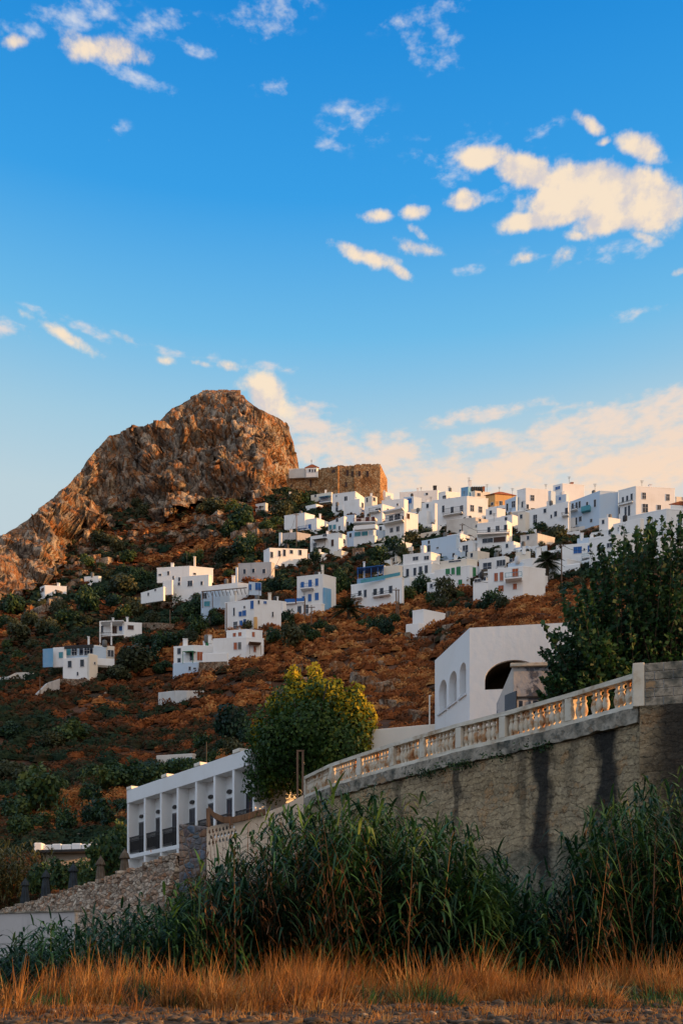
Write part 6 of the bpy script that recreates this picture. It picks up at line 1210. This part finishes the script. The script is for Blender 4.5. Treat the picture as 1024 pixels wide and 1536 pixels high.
def stalks(name, label, n, fpos, fh, lean=.28, plume=True, wind=0):
    g = NP(); SB, SD, SL, SW, SP = [], [], [], [], []
    for _ in range(n):
        x, y, z = fpos(); h = fh(x, y, z)
        if h < .3: continue
        d = Vector((random.gauss(wind, lean), random.gauss(0, .1), 1)).normalized(); SB.append((x, y, z)); SD.append(d); SL.append(h); SW.append(.024); SP.append(random.uniform(0, .2))
        q = Vector((x, y, z))+d*h*.98
        for i in range(16 if plume else 5):
            t = random.uniform(.45, 1); qq = Vector((x, y, z))+d*h*t-Vector((0, 0, SP[-1]*h*t*t)); a = random.uniform(0, 6.28); SB.append(qq); SD.append(Vector((d.x*1.5+math.cos(a)*.5, math.sin(a)*.5, random.uniform(.3, 1.2)))); SL.append(random.uniform(.12, .4)); SW.append(.018); SP.append(random.uniform(.2, .8))
    v, f = strips(np.array(SB), np.array([tuple(q) for q in SD]), np.array(SL), np.array(SW), np.array(SP), 4); g.add(v, f)
    tag(g.build(name, 'dry_reed'), label, 'dry stalks', kind='stuff')
stalks('dry_stalks', 'dry brown stalks leaning out of the reed thicket', 190, rp_(310, 660, 14.8, 18), rh(.75, 1.12), .22, wind=-.12)
stalks('dry_stalks', 'dry brown stalks rising before the right end of the wall', 110, rp_(830, 1100, 15, 18), rh(.7, 1.1), .2, wind=-.18)
stalks('dry_stalks', 'dry brown stalks in front of the pierced white wall', 90, rp_(310, 470, 16, 20), lambda x, y, z: (Z(random.uniform(1185, 1270), y)-z), .16, wind=-.16)
# bamboo behind the lower terrace
def bf(): D = random.uniform(55, 62); u = random.uniform(-60, 62); return X(u, D), D, EYE+2.0
reeds('bamboo_thicket', 'tall green-gold bamboo at the left edge behind the parasols', 150, bf, lambda x, y, z: (Z(random.uniform(1250, 1300), y)-z), 26, .11, 1.1, 'olive_leaf')
def bf2(): u = random.uniform(-80, 330); D = hit(u, random.uniform(1180, 1260)); return X(u, D), D, hill(u, D)
reeds('bamboo_thicket', 'dark cane thicket on the lower slope above the colonnaded building', 120, bf2, lambda x, y, z: random.uniform(1.6, 3.2), 18, .13, 1.2, 'bush_leaf')
# grasses on the shore
def blades(name, label, n, fpos, h0, h1, mat, wmul=1, droop=.5, cat='grass', tuft=1):
    B_, Dr, L, W, Dp = [], [], [], [], []
    for _ in range(n//tuft):
        x, y, z = fpos(); th = random.uniform(.4, 1.1)*(.85+1.3*noise.noise(Vector((x*.8, y*.8, 7))))
        for k in range(tuft):
            a = random.uniform(0, 6.28); r = random.uniform(0, .16); le = random.uniform(.05, .75); B_.append((x+r*math.cos(a), y+r*math.sin(a), z)); Dr.append((math.cos(a)*le+.12, math.sin(a)*le, 1)); L.append(random.uniform(h0, h1)*th); W.append(.0065*wmul*random.uniform(.7, 1.4)); Dp.append(random.uniform(.1, droop))
    v, f = strips(np.array(B_), np.array(Dr), np.array(L), np.array(W), np.array(Dp), 3); o = np_mesh(name, v, f, mat); tag(o, label, cat, kind='stuff')
def gf():
    while True:
        D = 9.6+6.4*random.random()**.9; u = random.uniform(-140, 1180); x = X(u, D); edge = 10.0+1.1*noise.noise(Vector((x*.5, 3, 0)))+(.9 if u > 560 else -.1)+-.6*sstep(300, 60, u)
        if D > 12.2+3.8*sstep(-20, 230, u)+.9*noise.noise(Vector((x*1.1, 8, 0))): continue
        c = noise.noise(Vector((x*.9, D*.9, 1)))
        if D < edge or (D < edge+1.0 and random.random() < .6) or c < .06-.5*(D > 13.4): continue
        return x, D, gz(x, D)-.02
blades('dry_grass', 'orange dry grass along the foot of the reeds', 78000, gf, .30, .98, 'dry_grass', 1.4, .95, tuft=32)
def gf2(): D = random.uniform(8.2, 11.5); x = X(random.uniform(-40, 1070), D); return x, D, gz(x, D)-.01
blades('dry_grass', 'sparse short straw on the stony ground', 9000, gf2, .06, .26, 'dry_grass', 1.2, .7, tuft=12)
def gf3(): D = random.uniform(14.4, 16.2); x = X(random.uniform(-60, 1090), D); return x, D, gz(x, D)-.02
blades('green_grass', 'rank dark green grass between straw and reeds', 9000, gf3, .3, .75, 'reed_leaf', 2.2, .8, tuft=14)
# low leafy weeds
def weed(px, py, r, label):
    D = 1407*.55/(py-HZ); c = Vector((X(px, D), D, gz(X(px, D), D))); n = int(900*r); d = RNG.normal(size=(n, 3)); d[:, 2] = abs(d[:, 2]); d /= np.linalg.norm(d, axis=1)[:, None]; p = np.array(c)+d*np.array([r*1.5, r, r*.42])*RNG.uniform(.3, 1, (n, 1)); v, f = leaves(p, .055, d, 1.5, .8); o = np_mesh('leafy_weed', v-np.array(c), f, 'olive_leaf'); o.location = c; tag(o, label, 'weed')
weed(500, 1503, .55, 'low leafy weed in the straw below the middle of the thicket'); weed(905, 1500, .6, 'low green weed with small leaves at the lower right'); weed(395, 1490, .4, 'small leafy weed in the orange grass left of centre'); weed(610, 1500, .3, 'smallest leafy weed at the edge of the stony ground')
# gravel
def gravel():
    V_, F_ = [], []; nb = 0; ico = bmesh.new(); bmesh.ops.create_icosphere(ico, subdivisions=1, radius=1); iv = np.array([v.co[:] for v in ico.verts]); jf = np.array([[l.index for l in f.verts] for f in ico.faces]); ico.free()
    for _ in range(4200):
        D = 6.6+5.6*random.random(); x = X(random.uniform(-40, 1070), D); s = .012+.075*random.random()**4; a = random.uniform(0, 6.28); c, sn = math.cos(a), math.sin(a); w = iv*np.array([s, s*random.uniform(.5, .9), s*random.uniform(.25, .55)])*RNG.uniform(.8, 1.2, (len(iv), 1)); q = w.copy(); q[:, 0] = w[:, 0]*c-w[:, 1]*sn+x; q[:, 1] = w[:, 0]*sn+w[:, 1]*c+D; q[:, 2] += gz(x, D)+s*.1; V_.append(q); F_.append(jf+nb); nb += len(iv)
    tag(np_mesh('gravel', np.concatenate(V_), np.concatenate(F_), 'pebble'), 'grey pebbles scattered on the ground', 'gravel', kind='stuff')
gravel()
# ---------------------------------------------------------------- yellow-green tree behind the balustrade
def big_tree():
    D = 36.6; b = Vector((X(468, D), D, EYE+5.88)); s = D/F; r = empty('leafy_tree', b, 'rounded tree with sunlit yellow-green leaves behind the balustrade end', 'tree'); m = MB()
    m.tube([b-Vector((0, 0, .3)), b+Vector((.05, 0, 1.0)), b+Vector((-.1, 0, 2.2)), b+Vector((.1, 0, 3.6))], [.16, .13, .10, .04], 9)
    for k in range(11): a = k*2.4; q = b+Vector((0, 0, .9+k*.2)); m.tube([q, q+Vector((math.cos(a)*.8, math.sin(a)*.8, .7)), q+Vector((math.cos(a)*1.5, math.sin(a)*1.5, 1.7))], [.06, .04, .015], 6)
    m.build('trunk', 'bark', r, smooth=True)
    def L(px, py, rx, ry, dy=0): p = P(px, py, D+dy)-b; return (p.x, p.y, p.z, rx*s, rx*s*.95, ry*s)
    lob = [L(462, 1135, 66, 66), L(405, 1145, 42, 58), L(515, 1110, 48, 52), L(440, 1070, 42, 50), L(480, 1060, 42, 46), L(524, 1072, 34, 36), L(400, 1100, 34, 42), L(545, 1095, 22, 34), L(392, 1175, 30, 34), L(440, 1035, 18, 26), L(470, 1030, 16, 24), L(500, 1042, 15, 22), L(530, 1052, 15, 20), L(460, 1100, 50, 50, -1.2), L(500, 1130, 45, 50, -1), L(420, 1120, 38, 50, -1), L(480, 1175, 50, 34, -.3), L(428, 1022, 8, 15), L(472, 1014, 8, 16), L(555, 1075, 10, 15), L(412, 1062, 14, 24)]
    sunlit_lobes = [L(440, 1018, 14, 20), L(472, 1012, 13, 20), L(502, 1036, 15, 20), L(532, 1046, 16, 24), L(553, 1075, 13, 24), L(520, 1070, 30, 30), L(412, 1058, 14, 20), L(485, 1045, 30, 26), L(545, 1110, 18, 30), L(450, 1050, 30, 26), L(388, 1100, 14, 24), L(558, 1120, 9, 14)]
    p, d = crown_pts(4600, sunlit_lobes, .55); v, f = leaves(p, .115, d, 1.5, .8); me = np_mesh('sunlit_tips', v, f, 'sunlit_leaf'); me.parent = r  # yellow leaves paint the sunlight onto the crown's upper and outer tips
    p, d = crown_pts(23000, lob, .35); p[:, 2] = np.maximum(p[:, 2], .1); v, f = leaves(p, .112, d, 1.45, .75); me = np_mesh('crown', v, f, 'yellow_leaf'); me.parent = r
big_tree()
# ---------------------------------------------------------------- leafy shrub with long shoots behind the right end of the wall
def shoots():
    D0 = 25.6; b = Vector((X(985, D0), D0, EYE+5.88)); r = empty('leafy_shrub', b, 'large dark shrub with upright leafy shoots behind the block parapet', 'shrub'); st = MB(); P_, Nn = [], []
    tips = [(848, 935), (838, 975), (860, 900), (872, 880), (885, 845), (898, 815), (915, 800), (935, 785), (955, 795), (975, 775), (995, 768), (1020, 772), (1045, 765), (1070, 780), (1100, 790), (845, 1000), (832, 955), (868, 930), (1130, 820), (850, 990), (880, 960), (900, 900), (930, 860), (960, 840), (850, 1015), (870, 1010), (1000, 850), (1030, 880), (920, 950)]
    for i in range(270):
        tx, ty = random.choice(tips); tx += random.gauss(0, 23); ty += abs(random.gauss(0, 34))*(1 if i > 25 else .15); D = D0+random.uniform(-1.2, 1.6); e = P(tx, ty, D); bx = 985+(tx-985)*.5+random.gauss(0, 22); s = Vector((X(bx, D0), D0+random.uniform(-.4, .5), b.z)); mid = s.lerp(e, .5)+Vector((0, 0, .25)); pts = [s*(1-t)**2+mid*2*t*(1-t)+e*t*t for t in np.linspace(0, 1, 9)]; st.tube([q-b for q in pts], [.022-.0022*k for k in range(9)], 5)
        n = 112
        for k in range(n):
            t = .22+.78*(k/n)**.9; q = s*(1-t)**2+mid*2*t*(1-t)+e*t*t; w = .34*(1.15-t); P_.append((q.x+random.gauss(0, w*.5), q.y+random.gauss(0, w*.5), q.z+random.gauss(0, w*.35))); Nn.append((random.gauss(0, .5), -.55, .5))
    off = b; o = st.build('stems', 'bark', None); o.parent = r
    P_ = np.array(P_)-np.array(b); Nn = np.array(Nn); Nn /= np.linalg.norm(Nn, axis=1)[:, None]; v, f = leaves(P_, .105, Nn, 1.6, 1.1)
    me = np_mesh('crown', v, f, 'fig_leaf'); me.parent = r
shoots()
# ivy and weeds rooted in the ledge
g = NP()
for u, y in ((705, 1150), (660, 1160), (760, 1135), (640, 1170), (820, 1110), (690, 1155)):
    k = max(i for i in range(len(POSTS)-1) if POSTS[i][0] >= u) if u < 960 else 0; t = (u-POSTS[k][0])/(POSTS[k+1][0]-POSTS[k][0]); q = PP[k].lerp(PP[k+1], t); c = np.array([q.x, q.y-.18, EYE+5.5]); n = 170; p = c+RNG.normal(size=(n, 3))*np.array([.35, .06, .07]); v, f = leaves(p, .05); g.add(v, f)
tag(g.build('ledge_moss', 'bush_leaf'), 'mossy weeds growing from the joint under the concrete ledge', 'moss', kind='stuff')
for x, y, r in ((236, 1158, 15), (262, 1160, 14), (286, 1156, 12), (300, 1150, 11), (222, 1148, 12)): bush(x, y, r, 'dark bush in front of the low roof above the colonnade', 'bushes hiding the low roof')

def gf4(): D = random.uniform(10.4, 14.5); x = X(random.uniform(-60, 1090), D); return (x, D, gz(x, D)-.02) if noise.noise(Vector((x*1.3, D*1.3, 4))) > .05 else (x, -60, -3)
blades('green_weeds', 'dull green weeds mixed through the dry grass', 16000, gf4, .25, .62, 'reed_leaf', 1.5, .9, 'weeds', tuft=16)

boulders(90, 'rock_outcrops', 'greyish rock outcrops breaking through the rust slope', lambda: (random.uniform(380, 700), hit(random.uniform(400, 680), random.uniform(960, 1090)), random.uniform(.5, 1.5)))
for o in COL.objects:
    if o.parent is None and o.get('category') and not o.get('kind'): o['kind'] = 'thing'
